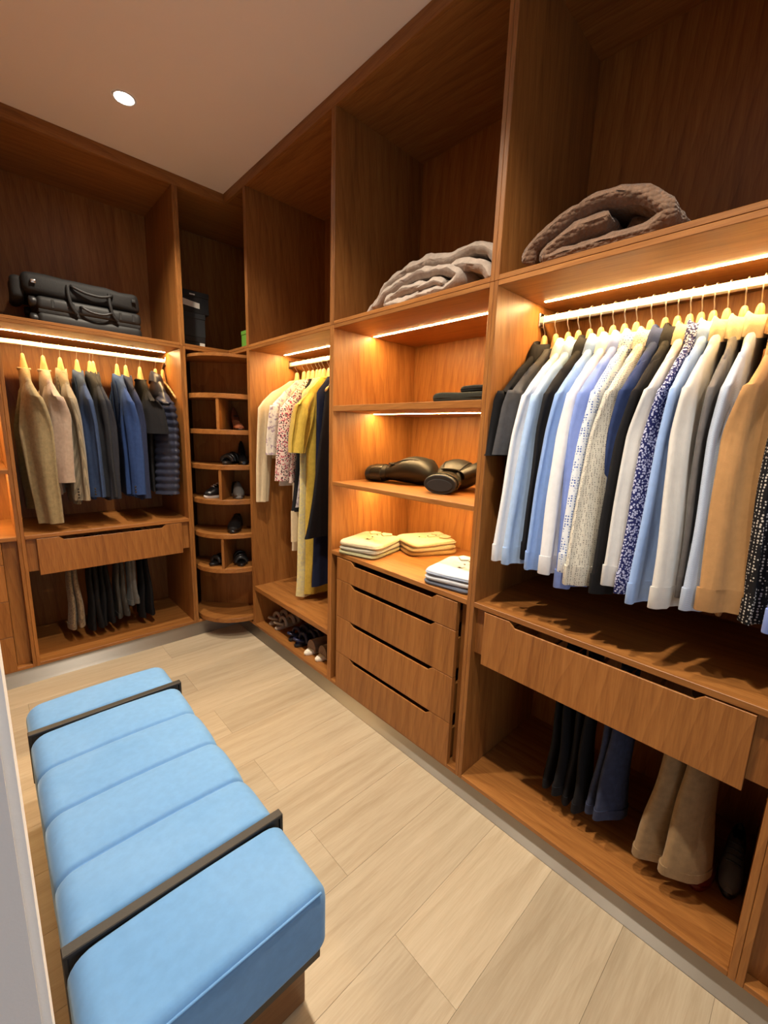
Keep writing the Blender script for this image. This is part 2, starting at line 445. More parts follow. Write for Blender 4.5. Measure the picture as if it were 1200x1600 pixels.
# shirt bay
shirtbay = lower('R', P[3], P[2], 'wardrobe section with a rail of shirts above a wide pull-out drawer')
rb('shelf', 'R', P[3] + BT, P[2] - BT, 0, DEP, ZS - .017, ZS, W['y'], shirtbay)
rail('R', shirtbay, P[3], P[2]); led('R', shirtbay, P[3] + BT + .03, P[2] - BT - .03, .222, ZL1 - .0142)
trouser_drawer('R', shirtbay, P[3], P[2])
upper('R', P[3], P[2], 'overhead cabinet holding the brown blanket')
# last bay on the right, mostly out of frame
endbay = lower('R', P[4], P[3], 'drawer cabinet at the lower right picture edge')
rb('shelf', 'R', P[4] + BT, P[3] - BT, 0, DEP, ZS - .019, ZS, W['y'], endbay)
for s, e in ((P[4] + BT, P[4] + BT + .04), (P[3] - BT - .04, P[3] - BT)):
    rb('filler_strip', 'R', s, e, .03, .45, ZL0 + .016, ZS - .019, W['z'], endbay)
for i in range(4):
    drawer('R', endbay, P[3] - BT - .041, P[4] + BT + .041, zb[i + 1] + .0015, zb[i] - .0005, P[3] - .17, P[4] + .17, nd_=.017)
upper('R', P[4], P[3], 'overhead cabinet above the end drawers, out of frame')

Q = [-.2572, -1.0262, -1.80]
suitbay = lower('B', Q[1], Q[0], 'wardrobe section with jackets on a rail above a notched drawer')
rb('shelf', 'B', Q[1] + BT, Q[0] - BT, 0, DEP, ZS - .018, ZS, W['x'], suitbay)
rail('B', suitbay, Q[1], Q[0]); led('B', suitbay, Q[1] + BT + .01, Q[0] - BT - .015, .215, ZL1 - .0142)
trouser_drawer('B', suitbay, Q[1], Q[0])
upper('B', Q[1], Q[0], 'overhead cabinet holding the stacked black suitcases')
leftbay = lower('B', Q[2], Q[1], 'lit drawer and shelf cabinet cut off at the left picture edge')
for z in (.748, 1.06, 1.386):
    rb('shelf', 'B', Q[2] + BT, Q[1] - BT, 0, DEP, z - .019, z, W['x'], leftbay)
for s, e in ((Q[2] + BT, Q[2] + BT + .05), (Q[1] - BT - .056, Q[1] - BT)):
    rb('filler_strip', 'B', s, e, .03, .45, ZL0 + .016, ZS - .019, W['z'], leftbay)
for i in range(4):
    drawer('B', leftbay, Q[1] - BT - .057, Q[2] + BT + .051, zb[i + 1] + .0015, zb[i] - .0005, Q[1] - .2, Q[2] + .2, nd_=.017)
for z in (ZL1 - .0142, 1.367, 1.041): led('B', leftbay, Q[2] + BT + .03, Q[1] - BT - .02, .22, z)
upper('B', Q[2], Q[1], 'overhead cabinet at the left picture edge beside the suitcases')

# corner units (L shaped)
LP = [(Q[0] + BT, 0), (0, 0), (0, P[0] + BT), (DEP, P[0] + BT), (DEP, DEP), (Q[0] + BT, DEP)]
def corner(name, label, z0, z1, ztop):
    t = thing(name, label, 'cabinet', (0, 0, z0))
    box('side_panel', Q[0] + .0003, Q[0] + BT, 0, DEP, z0, z1, W['z'], t)
    box('side_panel', 0, DEP, P[0] + .0003, P[0] + BT, z0, z1, W['z'], t)
    box('back_panel', DEP, DEP + .008, P[0], DEP + .008, z0, z1, W['z'], t, 0)
    box('back_panel', Q[0], DEP, DEP, DEP + .008, z0, z1, W['z'], t, 0)
    return t
cu = corner('overhead_cabinet', 'dark L-shaped overhead corner cabinet with black boxes', ZU0, ZU1, 0)
prism('bottom_panel', LP, 'z', ZU0, ZU0 + .0142, W['x'], cu)
prism('top_panel', [(x + (.0145 if x == 0 else 0), yy + (.0145 if yy == 0 else 0)) for x, yy in LP], 'z', ZU1 + .0002, ZU1 + .014, W['x'], cu)
cl = corner('wardrobe_cabinet', 'L-shaped corner cabinet housing the round shoe shelves', ZL0, ZL1, 0)
prism('top_panel', LP, 'z', ZL1 - .0142, ZL1, W['x'], cl)
prism('bottom_panel', LP, 'z', ZL0, ZL0 + .016, W['x'], cl)

# rotating shoe carousel in the corner
CC, CR = (.02, .02), .25
car = thing('shoe_carousel', 'tall corner shoe rack with curved wooden shelves', 'shoe rack', (CC[0], CC[1], ZL0 + .016))
def disc(name, z0, z1, r=CR, n=56, mat=None):
    return prism(name, [(CC[0] + r * math.cos(2 * math.pi * k / n), CC[1] + r * math.sin(2 * math.pi * k / n)) for k in range(n)], 'z', z0, z1, mat or W['x'], car, .001)
TIER = [.140, .455, .665, .868, 1.069, 1.268, 1.465]
for z in TIER: disc('shelf', z - .026, z)
disc('top_disc', 1.660, 1.676)
loft('pole', [[(CC[0] + .0055 * math.cos(q * .5236), CC[1] + .0055 * math.sin(q * .5236), z) for q in range(12)] for z in (ZL0 + .016, 1.697)], CHROME, car, local=False)
def plank_rot(name, z0, z1, ang, r0, r1, th, mat):
    c, s = math.cos(ang), math.sin(ang); vs = []
    for r in (r0, r1):
        for h in (-th / 2, th / 2): vs.append((CC[0] + c * r - s * h, CC[1] + s * r + c * h))
    prism(name, [vs[0], vs[1], vs[3], vs[2]], 'z', z0, z1, mat, car, .0008)
for i in range(6):
    z0, z1 = TIER[i] + .0003, TIER[i + 1] - .0263
    if i % 2 == 1:
        plank_rot('divider', z0, z1, R(228), .022, CR - .004, .016, W['z'])
        plank_rot('divider', z0, z1, R(48), .022, CR - .004, .016, W['z'])
    plank_rot('partition', z0, z1, R(135), -.245, .245, .012, W['z'])
plank_rot('partition', TIER[6] + .0003, 1.6597, R(135), -.245, .245, .012, W['z'])


# ------------------------------------------------------------------ blue velvet bench
def velvet():
    m, nt, b = nmat('blue_velvet')
    v = objcoord(nt)
    n1 = noise_t(nt, v, 5, 3, .5, .4); n2 = noise_t(nt, v, 55, 4)
    c = ramp(nt, n1, [(.30, (.096, .252, .535)), (.72, (.122, .286, .575))])
    c = mix(nt, c, ramp(nt, n2, [(.35, (.95, .95, .95)), (.65, (1.03, 1.03, 1.03))]), 1.0, 'MULTIPLY')
    nt.links.new(c, b.inputs['Base Color'])
    b.inputs['Roughness'].default_value = .85
    b.inputs['Sheen Weight'].default_value = .35; b.inputs['Sheen Roughness'].default_value = .35; b.inputs['Sheen Tint'].default_value = (.55, .75, 1, 1)
    bump(nt, b, n2, .12, .002)
    return m
VELVET = velvet()
STRAP = plain('black_leather_strap', (.014, .013, .013), .55, bstr=.1)
bench = thing('bench', 'long light blue velvet bench with quilted middle and two black bands', 'bench', (-.90, -1.455, 0))
BX0, BX1, BZ0, BZ1 = -1.10, -.697, .238, .402
def cushion(name, y0, y1, grooves, r0, r1, parent):
    """upholstered block: section in x-z swept along y, edges pulled in at grooves (y, depth)"""
    ys = []
    n = max(14, int((y1 - y0) / .0025)); ys = [lerp(y0, y1, i / n) for i in range(n + 1)]
    for rr, e, sg in ((r0, y0, 1), (r1, y1, -1)):
        ys += [e + sg * rr * f for f in (.04, .15, .3, .5, .75, 1)]
    ys = sorted(set(round(v, 5) for v in ys))
    rings = []
    for yy in ys:
        ins = 0.0
        if yy - y0 < r0: q = 1 - (yy - y0) / r0; ins = max(ins, r0 * (1 - math.sqrt(max(0, 1 - q * q))))
        if y1 - yy < r1: q = 1 - (y1 - yy) / r1; ins = max(ins, r1 * (1 - math.sqrt(max(0, 1 - q * q))))
        g = 0.0
        for gy, gd in grooves:
            d = abs(yy - gy); g = max(g, .62 * gd * math.exp(-(d / .0045) ** 1.4) + .38 * gd * math.exp(-(d / .032) ** 2))
        puff = 0.0
        a = (BX1 - BX0) / 2 - ins - g * .3; zt = BZ1 - ins - g; zbm = BZ0 + min(ins, .02)
        cx = (BX0 + BX1) / 2; cz = (zt + zbm) / 2; b = (zt - zbm) / 2
        r = .042; pts = []
        for (sx, sz, a0) in ((1, 1, 0), (-1, 1, 90), (-1, -1, 180), (1, -1, 270)):
            rc = r if sz > 0 else .02
            rc = min(rc, b * .95)
            for k in range(7):
                t = R(a0 + 15 * k)
                pts.append(Vector((cx + sx * (a - rc) + rc * math.cos(t), yy, cz + sz * (b - rc) + rc * math.sin(t))))
            if sz > 0 and sx > 0:
                for f in (.2, .4, .6, .8):
                    xx = lerp(a - rc, -(a - rc), f); pts.append(Vector((cx + xx, yy, zt + .004 * math.sin(math.pi * f))))
        rings.append(pts)
    return loft(name, rings, VELVET, parent, local=False)
cushion('cushion_end', -1.992, -1.803, [], .022, .012, bench)
cushion('cushion_middle', -1.777, -1.113, [(-1.272, .017), (-1.448, .017), (-1.622, .017)], .014, .014, bench)
cushion('cushion_end', -1.087, -.925, [], .012, .030, bench)
for yy in (-1.790, -1.100):
    bm = bmesh.new()
    addbox(bm, BX0 - .002, BX1 + .006, yy - .0105, yy + .0105, BZ1 - .006, BZ1 + .0025, .0015)
    addbox(bm, BX0 + .004, BX1 - .004, yy - .008, yy + .008, BZ0, BZ1 - .006)
    addbox(bm, BX1 - .002, BX1 + .006, yy - .0105, yy + .0105, BZ0 + .01, BZ1 - .002, .0015)
    addbox(bm, BX0 - .002, BX0 + .006, yy - .0105, yy + .0105, BZ0 + .01, BZ1 - .002, .0015)
    bmobj('strap', bm, STRAP, bench)
box('base_frame', BX0 + .012, BX1 - .012, -1.98, -.94, .212, .240, BLACKP, bench, .003)
for y0 in (-1.912, -1.01):
    box('leg', -1.075, -.702, y0, y0 + .055, 0, .212, LEGW, bench, .004)

# seam piping on the near end
tube('piping', [(BX0 + .03, -1.9905, BZ1 - .013), (-.9, -1.992, BZ1 - .010), (BX1 - .02, -1.9905, BZ1 - .013)], .0025, VELVET, bench, local=False)

# ------------------------------------------------------------------ clothes
RODX, RODZ = .26, 1.665
def place(run, s): return ((RODX, s, RODZ), R(180)) if run == 'R' else ((s, RODX, RODZ), R(-90))
def hanger(run, s, of, drz=0.0, white=False, dz=0.0, wid=.10):
    loc, rz = place(run, s)
    t = thing('clothes_hanger', 'wooden hanger of the ' + of, 'hanger', loc, rz + drz, 'clothes hangers on the rails')
    tube('hook', catmull([(0, 0, -.064 + dz), (.001, 0, -.050), (.013, 0, -.036), (.0155, 0, -.018), (.012, 0, -.001), (.003, 0, .0042), (-.008, 0, .0015), (-.0135, 0, -.006)], 4), .0016, STEEL_HOOK, t, n=6)
    m = HANGW if not white else plain('white_hanger_plastic', (.8, .78, .72), .4)
    rings = []
    for i in range(25):
        u = -1 + i / 12; x = u * wid
        z = -.126 - wid * .62 * abs(u) ** 1.15 + dz
        hz = .010; hy = .0065
        if abs(u) > .95: hz *= .6; hy *= .6
        rings.append([Vector((x, hy * math.cos(q * math.pi / 5), z + hz * math.sin(q * math.pi / 5))) for q in range(10)])
    loft('neck', [[Vector((r * math.cos(q * math.pi / 6), .7 * r * math.sin(q * math.pi / 6), z + dz)) for q in range(12)] for z, r in ((-.135, .026), (-.115, .022), (-.085, .0145), (-.068, .012), (-.061, .008), (-.059, .004))], m, t)
    loft('shoulder_bar', rings, m, t)
    return t

def garment(run, s, name, label, cat, mat, group=None, hem=-.78, hw=.17, sw=.163, zsh=-.190, znk=-.112, b=.0135, sleeve='long',
            cuff=(.215, -.765), sa=.062, ca=.052, cuffmat=None, collar='shirt', collarmat=None, drz=0.0, puff=0, buttons=None, fold=1.0,
            neckw=.05, cy=0.0, sb=None, back_cuff=None, hem_wave=0.0, flare=1.0, seed=None, pulled=0.0, tw=0.0):
    loc, rz = place(run, s)
    t = thing(name, label, cat, loc, rz + drz, group)
    rnd = random.Random(seed if seed is not None else label)
    ph = [rnd.uniform(0, 6.28) for _ in range(6)]
    sb = sb or b * .92
    def fl(xn, z):
        d = min(1, max(0, (zsh - z) / .25))
        return fold * b * d * (.28 * math.sin(xn * 5.5 + ph[0] + z * 1.5) + .2 * math.sin(xn * 10 + ph[1] - z * 2) + .08 * math.sin(z * 13 + ph[2]))
    rings = []
    nz = 26 if not puff else 70
    for i in range(nz + 1):
        u = i / nz; z = lerp(hem, zsh - .01, u)
        a = lerp(hw * flare, sw * .985, u ** .8); bb = b * lerp(1.0, .95, u)
        if u > .9: a = lerp(a, sw, (u - .9) / .1)
        zz = z
        if puff:
            q = abs(math.sin((z - hem) * math.pi / puff)) ** .6; bb *= .72 + .38 * q; a *= .965 + .04 * q
        ring = sring(0, 0, zz, a, bb, 30, 2.6, fl)
        if hem_wave and u < .1:
            for p in ring: p.z += hem_wave * math.sin(p.x * 30 + ph[3]) * (1 - u / .1)
        rings.append(ring)
    for i in range(1, 9):
        u = i / 8; z = lerp(zsh, znk, u); a = lerp(sw, neckw, u ** .85); rings.append(sring(0, 0, z, a, lerp(b, .022, u), 30, 2.3))
    body = loft('body', rings, mat, t)
    # sleeves
    if sleeve:
        for sd in (1, -1):
            cx, cz = cuff if sd > 0 else (back_cuff or (.185, cuff[1] + .02))
            zc_end = cz + (.052 if (sleeve == 'long' and cuffmat is not False) else 0)
            rr = []; n = 22 if not puff else 72
            p0 = Vector((sw - .030, 0, zsh + .004)); p1 = Vector((sw + .004, 0, zsh - .05))
            pe = Vector((cx, cy if sd > 0 else 0, zc_end))
            bow = rnd.uniform(.002, .008) + pulled; twj = tw + rnd.uniform(-.06, .06) if tw else 0.0
            for i in range(n + 1):
                u = i / n
                c = p0.lerp(p1, min(1, u / .08)) if u < .08 else p1.lerp(pe, (u - .08) / .92)
                c.x += bow * math.sin(math.pi * u) * (1 if u > .08 else 0)
                c.y += .0025 * math.sin(u * 5 + ph[4])
                a = interp([(0, .022), (.05, .046), (.12, sa), (.55, lerp(sa, ca, .45)), (1, ca)], u); bq = interp([(0, .007), (.08, sb), (1, sb * .95)], u)
                if puff:
                    q = abs(math.sin((c.z - hem) * math.pi / puff)) ** .6; a *= .86 + .18 * q; bq *= .62 + .48 * q
                def fs(xn, z, u=u): return fold * sb * (.50 * math.sin(xn * 4.5 + ph[5] + z * 1.2) + .26 * math.sin(xn * 9 + ph[1] - z * 2) + .05 * math.sin(z * 30 + ph[2] + xn * 3)) * min(1, u * 3)
                ring = sring(0, 0, 0, a, bq, 28, 2.8)
                tq = twj * min(1, u / .35); ct, st = math.cos(tq), math.sin(tq)
                for p in ring:
                    d = fs(p.x / a, c.z); p.y += d; p.x, p.y = p.x * ct - p.y * st, p.x * st + p.y * ct; p.x += c.x; p.y += c.y; p.z += c.z + (.35 * (p.x - c.x) if u < .1 else 0) * -1
                    p.x *= sd
                rr.append(ring)
            so = loft('sleeve', rr, mat, t, cap1=not (sleeve == 'long' and cuffmat is not False))
            if sleeve == 'long' and cuffmat is not False:
                cm = cuffmat or mat
                rc = []
                last = rr[-1]; cc = sum(last, Vector()) / len(last)
                for f, g in ((-.004, 1.0), (0, 1.03), (.06, 1.035), (.96, 1.03), (1, 1.01)):
                    rc.append([Vector((cc.x + (p.x - cc.x) * g, cc.y + (p.y - cc.y) * g * 1.06, cz + .052 - .052 * f)) for p in last])
                rc = rc[1:]
                co = loft('cuff', rc, cm, t)
                if sd > 0 and cat == 'shirt':
                    bm = bmesh.new(); bmesh.ops.create_cone(bm, cap_ends=True, segments=10, radius1=.0045, radius2=.0045, depth=.002)
                    for v in bm.verts:
                        v.co = Vector((v.co.x + cc.x - ca * .55, v.co.z + cc.y + sb * 1.08, v.co.y + cz + .024))
                    bmobj('button', bm, PALEBTN, co, local=True)
            if buttons and sd > 0:
                for q in range(buttons):
                    bm = bmesh.new(); bmesh.ops.create_uvsphere(bm, u_segments=8, v_segments=6, radius=.0055)
                    for v in bm.verts: v.co = Vector((v.co.x + cx + ca * .80 - .004 * q * .2, v.co.y * .8 - sb * .55, v.co.z + cz + .018 + .014 * q))
                    bmobj('button', bm, BUTTON, so, local=True)
    cmt = collarmat or mat
    if collar == 'shirt':
        C = [(neckw + .034, .034, znk - .026), (neckw + .022, .031, znk + .002), (neckw + .002, .023, znk + .030), (neckw - .006, .019, znk + .031), (neckw - .008, .018, znk + .0)]
        co = []
        for a, bb, z in C:
            rg = sring(0, 0, z, a, bb, 26, 2.1)
            for p in rg: p.z += .012 * (-p.y / bb) * .6 - .012 * (p.x / a) ** 2
            co.append(rg)
        loft('collar', co, cmt, t, cap0=False, cap1=False)
    elif collar == 'crew':
        pts = [(neckw * math.cos(q * math.pi / 10), .023 * math.sin(q * math.pi / 10), znk + .002 - .008 * math.cos(q * math.pi / 10) ** 2) for q in range(21)]
        tube('collar', pts, .0055, cmt, t, n=6)
    elif collar == 'lapel':
        C = [(neckw + .030, .022, znk - .045), (neckw + .022, .025, znk - .012), (neckw + .004, .022, znk + .022), (neckw - .006, .018, znk + .022), (neckw - .008, .016, znk - .01)]
        co = []
        for a, bb, z in C:
            rg = sring(0, 0, z, a, bb, 26, 2.1)
            for p in rg: p.z -= .016 * (p.x / a) ** 2
            co.append(rg)
        loft('collar', co, cmt, t, cap0=False, cap1=False)
        for sd in (1, -1):   # lapel folded down the near face
            pmesh('lapel', [(sd * .052, -b * 1.35, znk - .02), (sd * .085, -b * 1.2, znk - .14), (sd * .045, -b * 1.25, znk - .27), (sd * .02, -b * 1.35, znk - .26), (sd * .03, -b * 1.45, znk - .12),
                            (sd * .052, -b * 1.15, znk - .02), (sd * .085, -b * 1.0, znk - .14), (sd * .045, -b * 1.05, znk - .27), (sd * .02, -b * 1.1, znk - .26), (sd * .03, -b * 1.2, znk - .12)],
                  [(0, 1, 2, 3, 4), (9, 8, 7, 6, 5), (0, 5, 6, 1), (1, 6, 7, 2), (2, 7, 8, 3), (3, 8, 9, 4), (4, 9, 5, 0)], cmt, t, local=True)
    return t

G_SH = 'shirts hanging on the right rail'
F = {}
F['black'] = fabric('black_cotton', (.012, .012, .014)); F['char'] = fabric('charcoal_jersey', (.060, .060, .066))
F['white'] = fabric('white_cotton', (.74, .76, .80), amp=.04); F['lblue'] = fabric('light_blue_cotton', (.36, .52, .80), amp=.05)
F['blue'] = fabric('mid_blue_cotton', (.24, .39, .76), amp=.05); F['peri'] = fabric('periwinkle_cotton', (.23, .33, .74), amp=.05)
F['wdot'] = fabric('white_blue_dot', (.66, .72, .80), 'dots', (.06, .13, .42), 150, amp=.03)
F['cream'] = fabric('cream_grey_dot', (.62, .60, .52), 'dots', (.22, .21, .19), 210, amp=.04)
F['navy'] = fabric('navy_twill', (.025, .045, .14)); F['pale'] = fabric('pale_grey_cotton', (.60, .61, .61), amp=.04)
F['floral'] = fabric('navy_floral', (.02, .025, .12), 'blobs', (.50, .53, .74), 190, amp=.05)
F['lblue2'] = fabric('sky_blue_cotton', (.30, .45, .78), amp=.05); F['offw'] = fabric('off_white_cotton', (.64, .63, .60), amp=.04)
F['taupe'] = fabric('taupe_cotton', (.42, .38, .33)); F['cham'] = fabric('chambray', (.46, .54, .68), 'weave', (.40, .48, .62), 420, amp=.05)
F['tan'] = fabric('tan_twill', (.44, .24, .095), amp=.06); F['bdot'] = fabric('black_white_dot', (.008, .008, .010), 'dots', (.55, .53, .50), 150)
F['beige'] = fabric('beige_lining', (.58, .46, .28)); F['greyb'] = fabric('grey_brown_cotton', (.15, .14, .14))
SH = [   # rail position, cuff position along the rail
 (-1.836, None, 'polo_shirt', 'black short-sleeved polo shirt, first on the right rail beside the side panel', 'black', dict(sleeve='short', cuff=(.205, -.445), sa=.062, ca=.060, hem=-.70, b=.011)),
 (-1.874, None, 't_shirt', 'charcoal grey short-sleeved tee, second on the right rail', 'char', dict(sleeve='short', cuff=(.215, -.440), sa=.062, ca=.062, hem=-.68, collar='crew', b=.012)),
 (-1.914, -1.900, 'shirt', 'white long-sleeved shirt between the charcoal tee and a light blue shirt', 'white', dict()),
 (-1.946, -1.944, 'shirt', 'light blue shirt just left of a thin black sleeve', 'lblue', dict(sa=.060, ca=.055)),
 (-1.980, -1.980, 'shirt', 'black long-sleeved shirt squeezed between two light blue shirts', 'black', dict(cuff=(.205, -.740))),
 (-2.012, -2.014, 'shirt', 'bright blue shirt with buttoned cuff beside a plain white shirt', 'blue', dict()),
 (-2.045, -2.056, 'shirt', 'plain white shirt between the bright blue and periwinkle shirts', 'white', dict()),
 (-2.076, -2.086, 'shirt', 'periwinkle blue shirt hanging lowest behind the cream dotted cuff', 'peri', dict(cuff=(.205, -.795))),
 (-2.106, -2.108, 'shirt', 'white shirt printed with small blue dots', 'wdot', dict(cuff=(.242, -.735))),
 (-2.142, -2.142, 'shirt', 'cream shirt with tiny grey dots and a wide turned cuff', 'cream', dict(cuff=(.250, -.762), sa=.056, ca=.058, tw=-.50)),
 (-2.176, -2.176, 'shirt', 'navy blue shirt showing only its shoulder beside the cream dotted shirt', 'navy', dict(cuff=(.190, -.745), ca=.04)),
 (-2.204, -2.194, 'shirt', 'black shirt right of the cream dotted shirt', 'black', dict(cuff=(.230, -.775), b=.011)),
 (-2.231, -2.222, 'shirt', 'pale grey shirt between the black shirt and the navy floral shirt', 'pale', dict(collarmat='beige', b=.0105, cuff=(.240, -.742))),
 (-2.255, -2.248, 'shirt', 'navy shirt with dense small white floral print', 'floral', dict(b=.010, cuff=(.236, -.755))),
 (-2.280, -2.281, 'shirt', 'sky blue shirt between the floral shirt and an off-white shirt', 'lblue2', dict(b=.010, sa=.058, ca=.056, cuff=(.240, -.768))),
 (-2.307, -2.332, 'shirt', 'off-white shirt with rounded cuff and cream collar', 'offw', dict(sa=.058, ca=.056, b=.011, collarmat='beige', cuff=(.245, -.762))),
 (-2.340, -2.352, 'shirt', 'grey-brown shirt with beige collar beside the chambray shirt', 'greyb', dict(cuff=(.190, -.74), collarmat='beige', b=.010, sw=.14)),
 (-2.370, -2.380, 'shirt', 'pale blue-grey chambray shirt left of the tan shirt', 'cham', dict(b=.012, collarmat='beige', sw=.15, cuff=(.228, -.755))),
 (-2.414, -2.432, 'shirt', 'tan brown shirt with broad creased sleeve', 'tan', dict(sw=.15, sa=.062, ca=.058, b=.012, tw=-.95, cuff=(.225, -.748), sb=.011)),
 (-2.470, -2.486, 'shirt', 'black shirt with white polka dots at the right edge', 'bdot', dict(cuff=(.190, -.760), sw=.15, b=.014)),
 (-2.510, -2.515, 'shirt', 'blue shirt cuff at the far right edge beside the polka dots', 'peri', dict(cuff=(.20, -.765), hem=-.72, sw=.14, b=.012)),
]
for s, yc, nm, lab, mk, kw in SH:
    kw = dict(kw); cat = 'shirt'
    if isinstance(kw.get('collarmat'), str): kw['collarmat'] = F[kw['collarmat']]
    rz = random.uniform(-.02, .02)
    kw.setdefault('tw', -.40); kw.setdefault('cuff', (.235, -.757)); kw.setdefault('sa', .056); kw.setdefault('ca', .050)
    if yc: kw['cy'] = s - yc
    garment('R', s, nm, lab, cat, F[mk], G_SH, drz=rz, **kw)
    hanger('R', s, lab.split(',')[0], rz)

G_JK = 'jackets and knitwear on the back rail'
J = {}
J['olive'] = fabric('olive_knit', (.25, .195, .105), bstr=.5, bscale=260, amp=.16); J['taupe'] = fabric('taupe_knit', (.36, .275, .215), bstr=.45, bscale=300, amp=.12)
J['herr'] = fabric('grey_herringbone', (.27, .225, .155), 'stripe', (.17, .145, .10), 60, amp=.1); J['navy'] = fabric('navy_wool', (.035, .060, .135))
J['char'] = fabric('charcoal_wool', (.022, .024, .034)); J['char2'] = fabric('dark_grey_wool', (.024, .026, .032)); J['blue'] = fabric('royal_blue_wool', (.025, .055, .17))
J['dblue'] = fabric('dark_blue_wool', (.022, .03, .07)); J['black'] = fabric('black_jersey', (.010, .010, .012)); J['puffer'] = fabric('navy_nylon', (.026, .030, .052), rough=.30, sheen=0, bstr=.1, bscale=90, wrinkle=.1)
JK = [
 (-.925, 'cardigan', 'olive beige knitted cardigan with one long drooping sleeve', 'cardigan', 'olive', dict(cuff=(.215, -.875), sa=.075, ca=.050, collar='crew', b=.020, hem=-.72, sw=.175, cy=.022, pulled=.01, cuffmat=False, tw=.85)),
 (-.846, 'sweater', 'pinkish taupe knitted sweater second from the left on the back rail', 'sweater', 'taupe', dict(cuff=(.225, -.675), sa=.080, ca=.062, collar='crew', b=.022, hem=-.745, sw=.175, cuffmat=False, tw=.85, cy=-.006)),
 (-.777, 'blazer', 'grey herringbone blazer with dark cuff buttons', 'jacket', 'herr', dict(cuff=(.215, -.770), sa=.064, ca=.055, collar='lapel', b=.020, hem=-.80, sw=.165, buttons=4, cuffmat=False)),
 (-.706, 'blazer', 'navy blue blazer beside the grey herringbone blazer', 'jacket', 'navy', dict(cuff=(.205, -.760), sa=.062, ca=.052, collar='lapel', b=.018, hem=-.78, sw=.16, cuffmat=False, buttons=3)),
 (-.635, 'blazer', 'charcoal blazer between the navy and dark grey jackets', 'jacket', 'char', dict(cuff=(.20, -.775), sa=.056, ca=.050, collar='lapel', b=.016, hem=-.79, sw=.16, cuffmat=False)),
 (-.650, 'jacket', 'dark grey jacket just left of the royal blue blazer', 'jacket', 'char2', dict(cuff=(.20, -.765), sa=.058, ca=.054, collar='lapel', b=.016, hem=-.78, sw=.16, cuffmat=False)),
 (-.525, 'blazer', 'royal blue blazer with dark cuff buttons', 'jacket', 'blue', dict(cuff=(.21, -.760), sa=.060, ca=.052, collar='lapel', b=.018, hem=-.78, sw=.16, cuffmat=False, buttons=3)),
 (-.482, 'jacket', 'dark blue jacket hidden right of the royal blue blazer', 'jacket', 'dblue', dict(cuff=(.17, -.790), sa=.050, ca=.044, collar='lapel', b=.013, hem=-.80, sw=.14, cuffmat=False)),
 (-.412, 't_shirt', 'black short-sleeved tee beside the quilted jacket', 'shirt', 'black', dict(sleeve='short', cuff=(.215, -.430), sa=.066, ca=.078, collar='crew', b=.016, hem=-.76, sw=.15, tw=.8)),
 (-.330, 'puffer_jacket', 'shiny dark navy quilted puffer jacket, last on the back rail', 'jacket', 'puffer', dict(cuff=(.205, -.770), sa=.070, ca=.064, collar='shirt', b=.022, hem=-.79, sw=.155, puff=.040, cuffmat=False, fold=.3, tw=.9, cy=-.035, sb=.028)),
]
for s, nm, lab, cat, mk, kw in JK:
    kw = dict(kw); rz = kw.pop('drz', 0.0)
    rz = 0.0
    kw.setdefault('tw', .60)
    if nm != 'puffer_jacket': kw.setdefault('znk', -.134); kw.setdefault('neckw', .062)
    garment('B', s, nm, lab, cat, J[mk], G_JK, drz=rz, **kw)
    hanger('B', s, lab, rz, wid=.14 if nm in ('cardigan',) else .11)
hanger('B', -.292, 'back rail, right end, carrying no garment', .1, wid=.16)

D = {}
D['cream'] = fabric('cream_viscose', (.62, .50, .32), amp=.05); D['wflor'] = fabric('white_floral', (.64, .58, .50), 'mottle', (.30, .22, .28), 55, amp=.08)
D['red'] = fabric('red_black_print', (.70, .55, .48), 'blobs', (.035, .02, .03), 115, col3=(.42, .05, .09)); D['bw'] = fabric('black_white_hem', (.010, .010, .012))
D['check'] = fabric('cream_cotton_long', (.60, .50, .36), amp=.05); D['pyel'] = fabric('pale_yellow_print', (.62, .54, .26), 'mottle', (.54, .48, .30), 70, amp=.1)
D['must'] = fabric('mustard_cotton', (.45, .31, .045), amp=.12); D['blk'] = fabric('black_satin', (.010, .010, .012), rough=.35, sheen=0, bstr=.1, bscale=40)
D['nav'] = fabric('navy_crepe', (.010, .014, .04)); D['grey'] = fabric('grey_lace', (.40, .36, .36), 'mottle', (.2, .17, .2), 80)
G_DR = 'dresses and blouses on the long rail'
